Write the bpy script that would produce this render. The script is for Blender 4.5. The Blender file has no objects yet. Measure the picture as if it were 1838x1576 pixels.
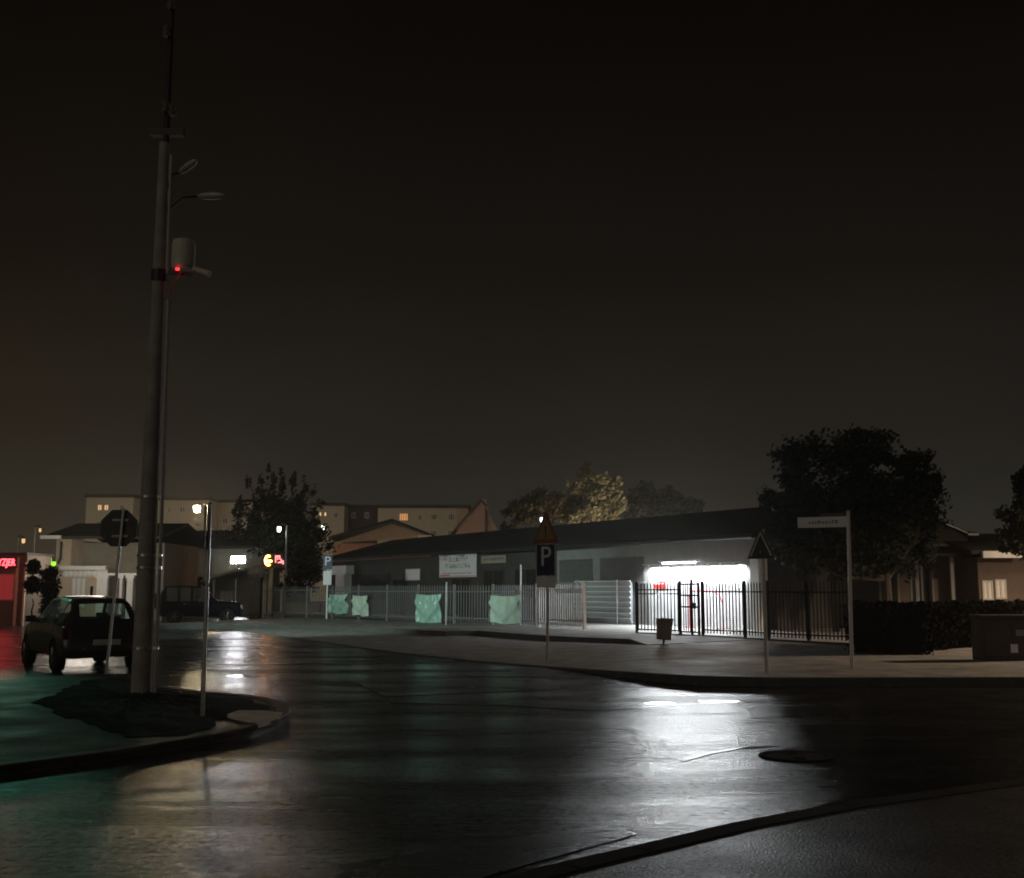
import bpy, bmesh, math, random
from mathutils import Vector, Matrix
random.seed(11)
R = math.radians
S = bpy.context.scene
COL = S.collection

# ------------------------------------------------------------------ camera
W0, H0, F = 1838.0, 1576.0, 2012.0
CAMH = 1.6
PITCH = math.atan(270.0 / F)
CX, CY = W0 / 2, H0 / 2
cam = bpy.data.cameras.new("camera")
cam.sensor_width = 36.0
cam.lens = F / W0 * 36.0
cam.clip_start = 0.1
cam.clip_end = 3000
co = bpy.data.objects.new("camera", cam)
co.location = (0, 0, CAMH)
co.rotation_euler = (R(90) + PITCH, 0, 0)
COL.objects.link(co)
S.camera = co


def ray(px, py):
    u, v = (px - CX) / F, (py - CY) / F
    return Vector((u, math.cos(PITCH) + v * math.sin(PITCH), math.sin(PITCH) - v * math.cos(PITCH)))


def gnd(px, py, z=0.0):
    d = ray(px, py)
    t = (z - CAMH) / d.z
    return Vector((0, 0, CAMH)) + d * t


def at(px, py, Y):
    d = ray(px, py)
    t = Y / d.y
    return Vector((0, 0, CAMH)) + d * t


def hit(px, py, P, Q):
    """point where a sight line meets the vertical plane through P and Q: metres along P->Q, height"""
    d = ray(px, py)
    ex, ey = Q[0] - P[0], Q[1] - P[1]
    L = math.hypot(ex, ey)
    ex, ey = ex / L, ey / L
    # (d.x t, d.y t) = P + s e
    det = d.x * (-ey) - d.y * (-ex)
    t = (P[0] * (-ey) - P[1] * (-ex)) / det
    s = (d.x * P[1] - d.y * P[0]) / det
    s = (d.x * t - P[0]) * ex + (d.y * t - P[1]) * ey
    return s, CAMH + d.z * t


# ------------------------------------------------------------------ materials
def mat(name, col, rough=0.7, noise=0.0, nscale=6.0, bump=0.0, bscale=40.0, metal=0.0, coat=0.0, spec=0.5, col2=None, emit=None, estr=0.0):
    m = bpy.data.materials.new(name)
    m.use_nodes = True
    nt = m.node_tree
    b = nt.nodes["Principled BSDF"]
    b.inputs["Base Color"].default_value = (*col, 1)
    b.inputs["Roughness"].default_value = rough
    b.inputs["Metallic"].default_value = metal
    b.inputs["Specular IOR Level"].default_value = spec
    b.inputs["Coat Weight"].default_value = coat
    b.inputs["Coat Roughness"].default_value = 0.06
    if emit:
        b.inputs["Emission Color"].default_value = (*emit, 1)
        b.inputs["Emission Strength"].default_value = estr
    if noise or bump or col2:
        tc = nt.nodes.new("ShaderNodeTexCoord")
        if noise or col2:
            n = nt.nodes.new("ShaderNodeTexNoise")
            n.inputs["Scale"].default_value = nscale
            n.inputs["Detail"].default_value = 6
            n.inputs["Roughness"].default_value = 0.65
            nt.links.new(tc.outputs["Object"], n.inputs["Vector"])
            r = nt.nodes.new("ShaderNodeValToRGB")
            c2 = col2 or tuple(min(1, c * (1 + noise)) for c in col)
            c1 = col if col2 else tuple(c * (1 - noise) for c in col)
            r.color_ramp.elements[0].color = (*c1, 1)
            r.color_ramp.elements[1].color = (*c2, 1)
            r.color_ramp.elements[0].position = 0.3
            r.color_ramp.elements[1].position = 0.7
            nt.links.new(n.outputs["Fac"], r.inputs["Fac"])
            nt.links.new(r.outputs["Color"], b.inputs["Base Color"])
        if bump:
            n2 = nt.nodes.new("ShaderNodeTexNoise")
            n2.inputs["Scale"].default_value = bscale
            n2.inputs["Detail"].default_value = 4
            nt.links.new(tc.outputs["Object"], n2.inputs["Vector"])
            bp = nt.nodes.new("ShaderNodeBump")
            bp.inputs["Strength"].default_value = bump
            bp.inputs["Distance"].default_value = 0.02
            nt.links.new(n2.outputs["Fac"], bp.inputs["Height"])
            nt.links.new(bp.outputs["Normal"], b.inputs["Normal"])
    return m


def emis(name, col, strength):
    m = bpy.data.materials.new(name)
    m.use_nodes = True
    nt = m.node_tree
    nt.nodes.clear()
    e = nt.nodes.new("ShaderNodeEmission")
    e.inputs["Color"].default_value = (*col, 1)
    e.inputs["Strength"].default_value = strength
    o = nt.nodes.new("ShaderNodeOutputMaterial")
    nt.links.new(e.outputs[0], o.inputs[0])
    return m


def wet(name, base, r_lo, r_hi, bump=0.25, bscale=90.0, stretch=(1, 1, 1), var=0.35, base2=None, bricks=None, spec=(0.15, 0.5), ripple=(1, 1, 1), sscale=22.0, rw_=2.2, gw=0.75):
    """wet ground: water film pooling unevenly over a rough aggregate"""
    m = bpy.data.materials.new(name)
    m.use_nodes = True
    nt = m.node_tree
    N, Lk = nt.nodes, nt.links
    b = N["Principled BSDF"]
    b.inputs["IOR"].default_value = 1.4
    geo = N.new("ShaderNodeNewGeometry")
    mp = N.new("ShaderNodeMapping")
    mp.inputs["Scale"].default_value = stretch
    Lk.new(geo.outputs["Position"], mp.inputs["Vector"])
    big = N.new("ShaderNodeTexNoise")
    big.inputs["Scale"].default_value = 0.55
    big.inputs["Detail"].default_value = 7
    big.inputs["Roughness"].default_value = 0.6
    Lk.new(mp.outputs[0], big.inputs["Vector"])
    mr = N.new("ShaderNodeMapRange")
    mr.inputs["From Min"].default_value = 0.36
    mr.inputs["From Max"].default_value = 0.64
    mr.inputs["To Min"].default_value = r_lo
    mr.inputs["To Max"].default_value = r_hi
    Lk.new(big.outputs["Fac"], mr.inputs["Value"])
    Lk.new(mr.outputs[0], b.inputs["Roughness"])
    mid = N.new("ShaderNodeTexNoise")
    mid.inputs["Scale"].default_value = 1.7
    mid.inputs["Detail"].default_value = 8
    Lk.new(geo.outputs["Position"], mid.inputs["Vector"])
    cr = N.new("ShaderNodeValToRGB")
    cr.color_ramp.elements[0].position = 0.32
    cr.color_ramp.elements[1].position = 0.72
    cr.color_ramp.elements[0].color = (*[c * (1 - var) for c in base], 1)
    cr.color_ramp.elements[1].color = (*(base2 or [c * (1 + var) for c in base]), 1)
    Lk.new(mid.outputs["Fac"], cr.inputs["Fac"])
    colout = cr.outputs["Color"]
    spn = N.new("ShaderNodeTexNoise")
    spn.inputs["Scale"].default_value = sscale
    spn.inputs["Detail"].default_value = 3
    spn.inputs["Roughness"].default_value = 0.75
    Lk.new(geo.outputs["Position"], spn.inputs["Vector"])
    smr = N.new("ShaderNodeMapRange")
    smr.inputs["From Min"].default_value = 0.38
    smr.inputs["From Max"].default_value = 0.6
    smr.inputs["To Min"].default_value = spec[0]
    smr.inputs["To Max"].default_value = spec[1]
    Lk.new(spn.outputs["Fac"], smr.inputs["Value"])
    Lk.new(smr.outputs[0], b.inputs["Specular IOR Level"])
    grain = N.new("ShaderNodeTexNoise")
    grain.inputs["Scale"].default_value = 48.0
    grain.inputs["Detail"].default_value = 8
    grain.inputs["Roughness"].default_value = 0.8
    Lk.new(geo.outputs["Position"], grain.inputs["Vector"])
    fine = N.new("ShaderNodeTexVoronoi")
    fine.inputs["Scale"].default_value = bscale
    Lk.new(geo.outputs["Position"], fine.inputs["Vector"])
    rip = N.new("ShaderNodeTexNoise")
    rip.inputs["Scale"].default_value = 5.0
    rip.inputs["Detail"].default_value = 4
    mp2 = N.new("ShaderNodeMapping")
    mp2.inputs["Scale"].default_value = ripple
    Lk.new(geo.outputs["Position"], mp2.inputs["Vector"])
    Lk.new(mp2.outputs[0], rip.inputs["Vector"])
    ad = N.new("ShaderNodeMath")
    ad.operation = "MULTIPLY_ADD"
    ad.inputs[1].default_value = rw_
    Lk.new(rip.outputs["Fac"], ad.inputs[0])
    gad = N.new("ShaderNodeMath")
    gad.operation = "MULTIPLY_ADD"
    gad.inputs[1].default_value = 1.0
    Lk.new(grain.outputs["Fac"], gad.inputs[0])
    Lk.new(fine.outputs["Distance"], gad.inputs[2])
    gsc = N.new("ShaderNodeMath")
    gsc.operation = "MULTIPLY"
    gsc.inputs[1].default_value = gw
    Lk.new(gad.outputs[0], gsc.inputs[0])
    Lk.new(gsc.outputs[0], ad.inputs[2])
    hgt = ad.outputs[0]
    if bricks:
        br = N.new("ShaderNodeTexBrick")
        br.inputs["Scale"].default_value = 1.0
        br.inputs["Brick Width"].default_value = bricks[0]
        br.inputs["Row Height"].default_value = bricks[1]
        br.inputs["Mortar Size"].default_value = 0.012
        br.inputs["Color1"].default_value = (1, 1, 1, 1)
        br.inputs["Color2"].default_value = (0.72, 0.72, 0.72, 1)
        br.inputs["Mortar"].default_value = (0.3, 0.3, 0.3, 1)
        rot = N.new("ShaderNodeMapping")
        rot.inputs["Rotation"].default_value = (0, 0, R(31))
        Lk.new(geo.outputs["Position"], rot.inputs["Vector"])
        Lk.new(rot.outputs[0], br.inputs["Vector"])
        mx = N.new("ShaderNodeMix")
        mx.data_type = "RGBA"
        mx.blend_type = "MULTIPLY"
        mx.inputs["Factor"].default_value = 1.0
        Lk.new(colout, mx.inputs["A"])
        Lk.new(br.outputs["Color"], mx.inputs["B"])
        colout = mx.outputs["Result"]
        ad2 = N.new("ShaderNodeMath")
        ad2.operation = "MULTIPLY_ADD"
        ad2.inputs[1].default_value = -1.2
        Lk.new(br.outputs["Fac"], ad2.inputs[0])
        Lk.new(hgt, ad2.inputs[2])
        hgt = ad2.outputs[0]
    Lk.new(colout, b.inputs["Base Color"])
    bp = N.new("ShaderNodeBump")
    bp.inputs["Strength"].default_value = bump
    bp.inputs["Distance"].default_value = 0.012
    Lk.new(hgt, bp.inputs["Height"])
    Lk.new(bp.outputs["Normal"], b.inputs["Normal"])
    return m


def leafmat(name, c1, c2):
    m = bpy.data.materials.new(name)
    m.use_nodes = True
    nt = m.node_tree
    b = nt.nodes["Principled BSDF"]
    b.inputs["Roughness"].default_value = 0.7
    b.inputs["Specular IOR Level"].default_value = 0.12
    g = nt.nodes.new("ShaderNodeNewGeometry")
    r = nt.nodes.new("ShaderNodeValToRGB")
    r.color_ramp.elements[0].color = (*c1, 1)
    r.color_ramp.elements[1].color = (*c2, 1)
    nt.links.new(g.outputs["Random Per Island"], r.inputs["Fac"])
    nt.links.new(r.outputs["Color"], b.inputs["Base Color"])
    return m


M = {}
M["road"] = wet("wet_asphalt", (0.028, 0.028, 0.029), 0.1, 0.33, bump=0.42, bscale=75, stretch=(0.45, 1.5, 1), var=0.4, spec=(0.02, 0.36), sscale=15.0, ripple=(0.5, 3.2, 1))
M["patch"] = wet("patched_asphalt", (0.02, 0.019, 0.018), 0.18, 0.34, bump=0.4, bscale=60, var=0.3, ripple=(0.5, 3, 1))
M["road_b"] = wet("wet_asphalt_worn", (0.033, 0.032, 0.031), 0.1, 0.28, bump=0.45, bscale=60, stretch=(0.6, 1.2, 1), var=0.4, spec=(0.02, 0.34), sscale=15.0, ripple=(0.5, 3.2, 1))
M["tar"] = mat("tar_seam", (0.008, 0.008, 0.008), 0.22)
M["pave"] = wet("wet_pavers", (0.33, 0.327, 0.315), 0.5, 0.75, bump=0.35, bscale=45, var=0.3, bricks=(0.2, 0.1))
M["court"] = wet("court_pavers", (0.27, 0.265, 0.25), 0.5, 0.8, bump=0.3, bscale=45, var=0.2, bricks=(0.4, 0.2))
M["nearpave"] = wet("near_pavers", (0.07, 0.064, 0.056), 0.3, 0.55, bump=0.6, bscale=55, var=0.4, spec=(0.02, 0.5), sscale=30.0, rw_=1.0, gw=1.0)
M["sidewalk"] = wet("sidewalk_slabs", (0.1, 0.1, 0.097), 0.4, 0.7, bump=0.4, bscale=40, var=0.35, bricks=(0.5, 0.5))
M["kerb_pale"] = mat("lit_kerb_concrete", (0.7, 0.66, 0.6), 0.6, 0.3, 5, 0.3, 60)  # pale concrete, with the light on the kerb corner added to its colour
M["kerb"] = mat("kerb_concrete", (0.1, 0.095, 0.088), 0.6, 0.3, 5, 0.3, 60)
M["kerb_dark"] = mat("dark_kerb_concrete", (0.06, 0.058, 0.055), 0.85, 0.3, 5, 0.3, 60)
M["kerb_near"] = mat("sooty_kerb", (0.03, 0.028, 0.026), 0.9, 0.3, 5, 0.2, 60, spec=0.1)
M["soil"] = mat("damp_soil", (0.012, 0.009, 0.007), 0.95, 0.5, 3, 0.8, 14, spec=0.2)
M["ground"] = mat("ground_earth", (0.045, 0.042, 0.038), 0.9, 0.3, 0.7, 0.3, 8)
M["concrete"] = mat("pole_concrete", (0.3, 0.285, 0.26), 0.8, 0.25, 3.5, 0.35, 25)
M["steel"] = mat("galvanised_steel", (0.5, 0.5, 0.5), 0.35, 0.12, 9, metal=0.85)
M["steel_dull"] = mat("dull_galvanised", (0.42, 0.42, 0.42), 0.55, 0.15, 9, metal=0.4)
M["dark_metal"] = mat("dark_metal", (0.02, 0.02, 0.022), 0.5, 0.3, 9)
M["black_paint"] = mat("black_fence_paint", (0.008, 0.008, 0.009), 0.8, spec=0.15)
M["grey_box"] = mat("grey_plastic", (0.55, 0.56, 0.48), 0.6, 0.1, 8)
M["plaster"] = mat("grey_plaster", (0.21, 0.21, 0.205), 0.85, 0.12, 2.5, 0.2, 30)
M["plaster_dark"] = mat("shaded_plaster", (0.042, 0.039, 0.036), 0.85, 0.25, 2.0, 0.2, 30)  # darkened plaster: shade of the unlit facade half is in its colour
M["roof"] = mat("dark_sheet_roof", (0.011, 0.0105, 0.01), 0.85, 0.3, 2)
M["shutter"] = mat("white_shutter", (0.78, 0.79, 0.8), 0.5, 0.04, 3)
M["shutter_dark"] = mat("grey_window_shutter", (0.09, 0.09, 0.09), 0.6, 0.2, 4)
M["white"] = mat("white_paint", (0.75, 0.75, 0.73), 0.55, 0.06, 5)
M["fence_grey"] = mat("dim_fence_grey", (0.16, 0.16, 0.16), 0.6, 0.2, 9)  # darker than the galvanised gate bars, dimness put into the colour
M["slat"] = mat("zinc_slats", (0.4, 0.43, 0.46), 0.4, 0.1, 6, metal=0.3)
M["red"] = mat("red_paint", (0.6, 0.03, 0.03), 0.45)
M["faded_red"] = mat("faded_red_paint", (0.6, 0.14, 0.14), 0.6)
M["yellow"] = mat("yellow_paint", (0.75, 0.68, 0.12), 0.5)
M["sign_yellow"] = mat("sign_yellow", (0.26, 0.17, 0.06), 0.6)
M["sign_red"] = mat("sign_red", (0.2, 0.06, 0.04), 0.6)
M["sign_blue"] = mat("sign_blue", (0.012, 0.02, 0.07), 0.5)
M["sign_white"] = mat("sign_white", (0.62, 0.62, 0.64), 0.5, 0.05, 4)
M["sign_grey"] = mat("sign_grey_text", (0.2, 0.2, 0.23), 0.6)
M["sign_back"] = mat("sign_back", (0.06, 0.06, 0.058), 0.6, 0.2, 5)
M["tarp"] = mat("green_tarp", (0.26, 0.44, 0.38), 0.3, 0.15, 4, 0.3, 10)
M["tarp_pale"] = mat("pale_green_tarp", (0.42, 0.54, 0.46), 0.4, 0.15, 4, 0.3, 10)
M["rubber"] = mat("tyre_rubber", (0.012, 0.012, 0.012), 0.8)
M["rim"] = mat("wheel_rim", (0.16, 0.16, 0.165), 0.4, metal=0.8)
M["car_black"] = mat("black_car_paint", (0.04, 0.038, 0.034), 0.4, coat=0.8, spec=0.5)
M["car_blue"] = mat("dark_blue_car_paint", (0.003, 0.005, 0.01), 0.6, coat=0.0, spec=0.2)
M["trim"] = mat("black_plastic", (0.01, 0.01, 0.01), 0.6)
M["chrome"] = mat("chrome", (0.6, 0.6, 0.6), 0.15, metal=1.0)
M["tail"] = mat("tail_lens", (0.07, 0.006, 0.005), 0.15, coat=1.0)
M["lens"] = mat("head_lens", (0.5, 0.52, 0.52), 0.1, coat=1.0)
M["plate"] = mat("number_plate", (0.55, 0.55, 0.52), 0.5)
M["seat"] = mat("seat_cloth", (0.03, 0.03, 0.032), 0.9)
M["cream"] = mat("cream_render", (0.5, 0.4, 0.29), 0.85, 0.1, 2, 0.15, 30)
M["pink"] = mat("pink_render", (0.48, 0.28, 0.22), 0.85, 0.1, 2)
M["olive"] = mat("olive_render", (0.27, 0.25, 0.2), 0.85, 0.15, 2)
M["brown"] = mat("brown_render", (0.11, 0.085, 0.066), 0.85, 0.15, 2)
M["block"] = mat("panel_block_render", (0.42, 0.38, 0.29), 0.85, 0.08, 0.4)
M["block_pink"] = mat("block_pink_panel", (0.4, 0.27, 0.22), 0.85, 0.08, 0.4)
M["tile"] = mat("dark_roof_tile", (0.03, 0.026, 0.024), 0.8, 0.3, 3)
M["glass_dark"] = mat("dark_window_glass", (0.02, 0.02, 0.02), 0.12, spec=0.8)
M["win_frame"] = mat("window_frame", (0.45, 0.44, 0.42), 0.6)
M["curtain"] = mat("white_curtain", (0.7, 0.7, 0.68), 0.8, 0.1, 12)
M["bark"] = mat("bark", (0.045, 0.035, 0.027), 0.9, 0.4, 8, 0.6, 20)
M["leaf"] = leafmat("dark_leaves", (0.01, 0.014, 0.008), (0.028, 0.035, 0.02))
M["leaf_warm"] = leafmat("autumn_leaves", (0.15, 0.13, 0.075), (0.31, 0.275, 0.16))
M["leaf_brown"] = leafmat("glow_leaves", (0.05, 0.04, 0.02), (0.12, 0.09, 0.045))  # brown glow on the far foliage is put into the leaf colour
M["insul"] = mat("brown_insulator", (0.14, 0.13, 0.12), 0.5)
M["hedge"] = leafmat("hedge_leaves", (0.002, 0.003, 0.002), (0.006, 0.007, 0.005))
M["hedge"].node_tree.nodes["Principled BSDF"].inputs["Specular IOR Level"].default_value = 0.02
M["cab"] = mat("cabinet_brown", (0.04, 0.033, 0.03), 0.7, 0.3, 5)
M["flower"] = mat("white_flowers", (0.7, 0.72, 0.6), 0.8)
M["puddle"] = mat("puddle_water", (0.012, 0.012, 0.013), 0.12, spec=0.5)
M["iron"] = mat("cast_iron", (0.01, 0.01, 0.01), 0.9, 0.3, 20, 0.2, 60, spec=0.05)
M["awning"] = mat("pale_awning", (0.5, 0.52, 0.45), 0.7, 0.1, 4)

g = bpy.data.materials.new("car_glass")
g.use_nodes = True
nt = g.node_tree
nt.nodes.clear()
tr = nt.nodes.new("ShaderNodeBsdfTransparent")
tr.inputs["Color"].default_value = (0.78, 0.95, 0.9, 1)
gl = nt.nodes.new("ShaderNodeBsdfGlossy")
gl.inputs["Roughness"].default_value = 0.05
mx = nt.nodes.new("ShaderNodeMixShader")
o_ = nt.nodes.new("ShaderNodeOutputMaterial")
mx.inputs[0].default_value = 0.12
nt.links.new(tr.outputs[0], mx.inputs[1])
nt.links.new(gl.outputs[0], mx.inputs[2])
tl = nt.nodes.new("ShaderNodeBsdfTranslucent")
tl.inputs["Color"].default_value = (0.8, 0.8, 0.8, 1)
mx2 = nt.nodes.new("ShaderNodeMixShader")
mx2.inputs[0].default_value = 0.16
nt.links.new(mx.outputs[0], mx2.inputs[1])
nt.links.new(tl.outputs[0], mx2.inputs[2])
nt.links.new(mx2.outputs[0], o_.inputs[0])
M["car_glass"] = g

M["e_tube"] = emis("white_tube_glow", (0.95, 1.0, 1.0), 20)
M["e_win"] = emis("warm_window_glow", (1.0, 0.62, 0.28), 1.0)
M["e_win_or"] = emis("orange_window_glow", (1.0, 0.42, 0.13), 0.8)
M["e_lit"] = emis("white_window_glow", (0.92, 0.95, 1.0), 115.0)
M["e_lamp"] = emis("lamp_glow", (1.0, 0.76, 0.42), 620.0)
M["e_lamp_g"] = emis("pale_lamp_glow", (0.85, 1.0, 0.85), 6.0)
M["e_neon_r"] = emis("red_neon_glow", (1.0, 0.04, 0.05), 12.0)
M["e_neon_core"] = emis("red_panel_glow", (1.0, 0.09, 0.09), 0.2)
M["e_neon_o"] = emis("orange_neon_glow", (1.0, 0.36, 0.05), 30.0)
M["e_neon_p"] = emis("pink_neon_glow", (1.0, 0.22, 0.22), 3.0)
M["e_green"] = emis("green_sign_glow", (0.4, 1.0, 0.06), 1.2)
M["e_red_led"] = emis("red_led_glow", (1.0, 0.03, 0.03), 3.0)


# ------------------------------------------------------------------ mesh helpers
class MB:
    def __init__(s):
        s.v, s.f = [], []

    def quad(s, *p):
        i = len(s.v)
        s.v += [tuple(q) for q in p]
        s.f.append(tuple(range(i, i + len(p))))
        return s

    def hexa(s, a, b):
        """a, b: matching bottom and top rings (closed prism)"""
        i, n = len(s.v), len(a)
        s.v += [tuple(q) for q in a] + [tuple(q) for q in b]
        s.f.append(tuple(range(i + n - 1, i - 1, -1)))
        s.f.append(tuple(range(i + n, i + 2 * n)))
        for k in range(n):
            l = (k + 1) % n
            s.f.append((i + k, i + l, i + n + l, i + n + k))
        return s

    def box(s, x0, x1, y0, y1, z0, z1):
        a = [(x0, y0, z0), (x1, y0, z0), (x1, y1, z0), (x0, y1, z0)]
        return s.hexa(a, [(p[0], p[1], z1) for p in a])

    def prism(s, poly, z0, z1):
        return s.hexa([(p[0], p[1], z0) for p in poly], [(p[0], p[1], z1) for p in poly])

    def tube(s, p, q, r0, r1=None, n=8):
        r1 = r0 if r1 is None else r1
        p, q = Vector(p), Vector(q)
        d = (q - p).normalized()
        u = d.orthogonal().normalized()
        w = d.cross(u)
        a = [p + (u * math.cos(2 * math.pi * k / n) + w * math.sin(2 * math.pi * k / n)) * r0 for k in range(n)]
        b = [q + (u * math.cos(2 * math.pi * k / n) + w * math.sin(2 * math.pi * k / n)) * r1 for k in range(n)]
        return s.hexa(a, b)

    def path(s, pts, r, n=6):
        for a, b in zip(pts[:-1], pts[1:]):
            s.tube(a, b, r, r, n)
        return s

    def lathe(s, prof, n=20, axis="z", c=(0, 0, 0)):
        i = len(s.v)
        for r, h in prof:
            for k in range(n):
                a = 2 * math.pi * k / n
                p = (r * math.cos(a), r * math.sin(a), h)
                if axis == "x":
                    p = (h, r * math.cos(a), r * math.sin(a))
                elif axis == "y":
                    p = (r * math.cos(a), h, r * math.sin(a))
                s.v.append((p[0] + c[0], p[1] + c[1], p[2] + c[2]))
        for j in range(len(prof) - 1):
            for k in range(n):
                l = (k + 1) % n
                s.f.append((i + j * n + k, i + j * n + l, i + (j + 1) * n + l, i + (j + 1) * n + k))
        s.f.append(tuple(i + k for k in range(n - 1, -1, -1)))
        s.f.append(tuple(i + (len(prof) - 1) * n + k for k in range(n)))
        return s

    def disc_poly(s, pts, nrm, t):
        """flat plate with thickness t along nrm from outline pts"""
        nrm = Vector(nrm)
        return s.hexa([Vector(p) for p in pts], [Vector(p) + nrm * t for p in pts])

    def build(s, name, m, parent=None, bevel=0.0, smooth=False, fix=True):
        me = bpy.data.meshes.new(name)
        me.from_pydata(s.v, [], s.f)
        if fix:
            bm = bmesh.new()
            bm.from_mesh(me)
            bmesh.ops.recalc_face_normals(bm, faces=bm.faces)
            if bevel:
                bmesh.ops.bevel(bm, geom=list(bm.edges), offset=bevel, segments=2, affect="EDGES", profile=0.5, clamp_overlap=True)
            bm.to_mesh(me)
            bm.free()
        me.materials.append(m)
        if smooth:
            me.polygons.foreach_set("use_smooth", [True] * len(me.polygons))
        o = bpy.data.objects.new(name, me)
        COL.objects.link(o)
        if parent:
            o.parent = parent
        return o


def tag(o, label, cat, group=None):
    o["label"] = label
    o["category"] = cat
    if group:
        o["group"] = group
    return o


def thing(name, label, cat, loc=(0, 0, 0), rz=0.0, group=None, rot=None):
    o = bpy.data.objects.new(name, None)
    o.empty_display_size = 0.3
    COL.objects.link(o)
    o.location = loc
    o.rotation_euler = rot or (0, 0, rz)
    return tag(o, label, cat, group)


def struct(o, kind="structure"):
    o["kind"] = kind
    return o


def text(body, size, name, m, parent, loc, rot=(R(90), 0, 0), depth=0.006, align="CENTER", sx=1.0):
    cu = bpy.data.curves.new(name, "FONT")
    cu.body = body
    cu.size = size
    cu.extrude = depth
    cu.align_x = align
    cu.align_y = "CENTER"
    t = bpy.data.objects.new(name, cu)
    COL.objects.link(t)
    bpy.context.view_layer.update()
    me = bpy.data.meshes.new_from_object(t.evaluated_get(bpy.context.evaluated_depsgraph_get()))
    bpy.data.objects.remove(t)
    me.materials.clear()
    me.materials.append(m)
    o = bpy.data.objects.new(name, me)
    COL.objects.link(o)
    o.parent = parent
    o.location = loc
    o.rotation_euler = rot
    o.scale = (sx, 1, 1)
    return o


def lamp(name, kind, loc, energy, col, size=0.2, target=None, sy=None, spot=None, blend=0.5):
    l = bpy.data.lights.new(name, kind)
    l.energy = energy
    l.color = col
    if kind == "AREA":
        l.size = size
        if sy:
            l.shape = "RECTANGLE"
            l.size_y = sy
    else:
        l.shadow_soft_size = size
    if kind == "SPOT":
        l.spot_size = spot
        l.spot_blend = blend
    o = bpy.data.objects.new(name, l)
    COL.objects.link(o)
    o.location = loc
    if target is not None:
        o.rotation_euler = (Vector(target) - Vector(loc)).to_track_quat("-Z", "Y").to_euler()
    return o


# ------------------------------------------------------------------ ground, road, pavements
struct(MB().quad((-900, -60, -0.06), (900, -60, -0.06), (900, 1500, -0.06), (-900, 1500, -0.06)).build("ground", M["ground"]))
struct(MB().quad((-75, -12, 0), (75, -12, 0), (75, 66, 0), (-75, 66, 0)).build("road", M["road"]))


def lerp(a, b, t):
    return a + (b - a) * max(0.0, min(1.0, t))


def poly_y(tab, x):
    for (x0, y0), (x1, y1) in zip(tab[:-1], tab[1:]):
        if x <= x1:
            return lerp(y0, y1, (x - x0) / (x1 - x0))
    return tab[-1][1]


FRONT = [(420, 1131), (560, 1150), (700, 1170), (860, 1187), (1000, 1198), (1150, 1208), (1250, 1214), (1400, 1217), (1838, 1216), (2300, 1212)]
UPPER = [(250, 1127), (420, 1127), (520, 1127), (600, 1129), (740, 1136), (860, 1142), (1000, 1152), (1165, 1158)]


def zfront(px):
    return lerp(0.012, 0.15, (px - 980) / 220)


def zmid(px):
    return lerp(0.03, 0.185, (px - 1000) / 170)


ZC = 0.19
fc = MB()
kb = MB()
cols = [420, 480, 560, 640, 720, 800, 860, 920, 980, 1040, 1100, 1130, 1165]
rows = []
for px in cols:
    a = gnd(px, poly_y(FRONT, px), zfront(px))
    b = gnd(px, poly_y(UPPER, px), zmid(px))
    rows.append([a.lerp(b, t) for t in (0, 0.33, 0.66, 1)])
right = []
for px in [1165, 1250, 1400, 1550, 1700, 1838, 2100, 2300]:
    a = gnd(px, poly_y(FRONT, px), zfront(px))
    b = Vector((a.x * 1.0 + 14, a.y + 22, ZC)) if px > 1165 else rows[-1][-1]
    right.append((a, b))
for A, B in zip(rows[:-1], rows[1:]):
    for k in range(3):
        fc.quad(A[k], B[k], B[k + 1], A[k + 1])
struct(fc.build("forecourt", M["pave"]))
rp = MB()
for (a, b), (c, d) in zip(right[:-1], right[1:]):
    rp.quad(a, c, d, b)
struct(rp.build("pavement", M["pave"]))
# kerb stones along the road edge
fl = [r[0] for r in rows[:-1]] + [r[0] for r in right]
for p, q in zip(fl[:-1], fl[1:]):
    o = Vector((0, 0.14, 0))
    kb.hexa([(p.x, p.y - 0.02, -0.05), (q.x, q.y - 0.02, -0.05), (q.x, q.y + 0.14, -0.05), (p.x, p.y + 0.14, -0.05)],
            [(p.x, p.y - 0.02, p.z + 0.006), (q.x, q.y - 0.02, q.z + 0.006), (q.x, q.y + 0.14, q.z + 0.008), (p.x, p.y + 0.14, p.z + 0.008)])
struct(kb.build("kerb", M["kerb_dark"]))
# upper pavement behind, with its own kerb face
up = MB()
ucols = [250, 330, 420] + cols[1:]
upl = [gnd(px, poly_y(UPPER, px) - (10 if px >= 860 else 6) * (1 if px < 1160 else 0), ZC) for px in ucols]
upl[-1] = Vector(rows[-1][-1])
back = [Vector((-32, 84, ZC)), Vector((60, 84, ZC))]
for p, q in zip(upl[:-1], upl[1:]):
    up.quad((p.x, p.y, p.z), (q.x, q.y, q.z), (q.x + 10, q.y + 30, ZC), (p.x + 10, p.y + 30, ZC))
_k, _b = upl[-1], right[1][1]
up.quad((_k.x, _k.y, ZC), (_b.x, _b.y, ZC), (_b.x + 3, _b.y + 20, ZC), (_k.x + 10, _k.y + 30, ZC))
struct(up.build("courtyard", M["court"]))
uk = MB()
for p, q in zip(upl[:-1], upl[1:]):
    uk.hexa([(p.x, p.y - 0.1, -0.05), (q.x, q.y - 0.1, -0.05), (q.x, q.y, -0.05), (p.x, p.y, -0.05)],
            [(p.x, p.y - 0.1, p.z - 0.004), (q.x, q.y - 0.1, q.z - 0.004), (q.x, q.y + 0.02, q.z - 0.004), (p.x, p.y + 0.02, p.z - 0.004)])
struct(uk.build("kerb", M["kerb_dark"]))

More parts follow.
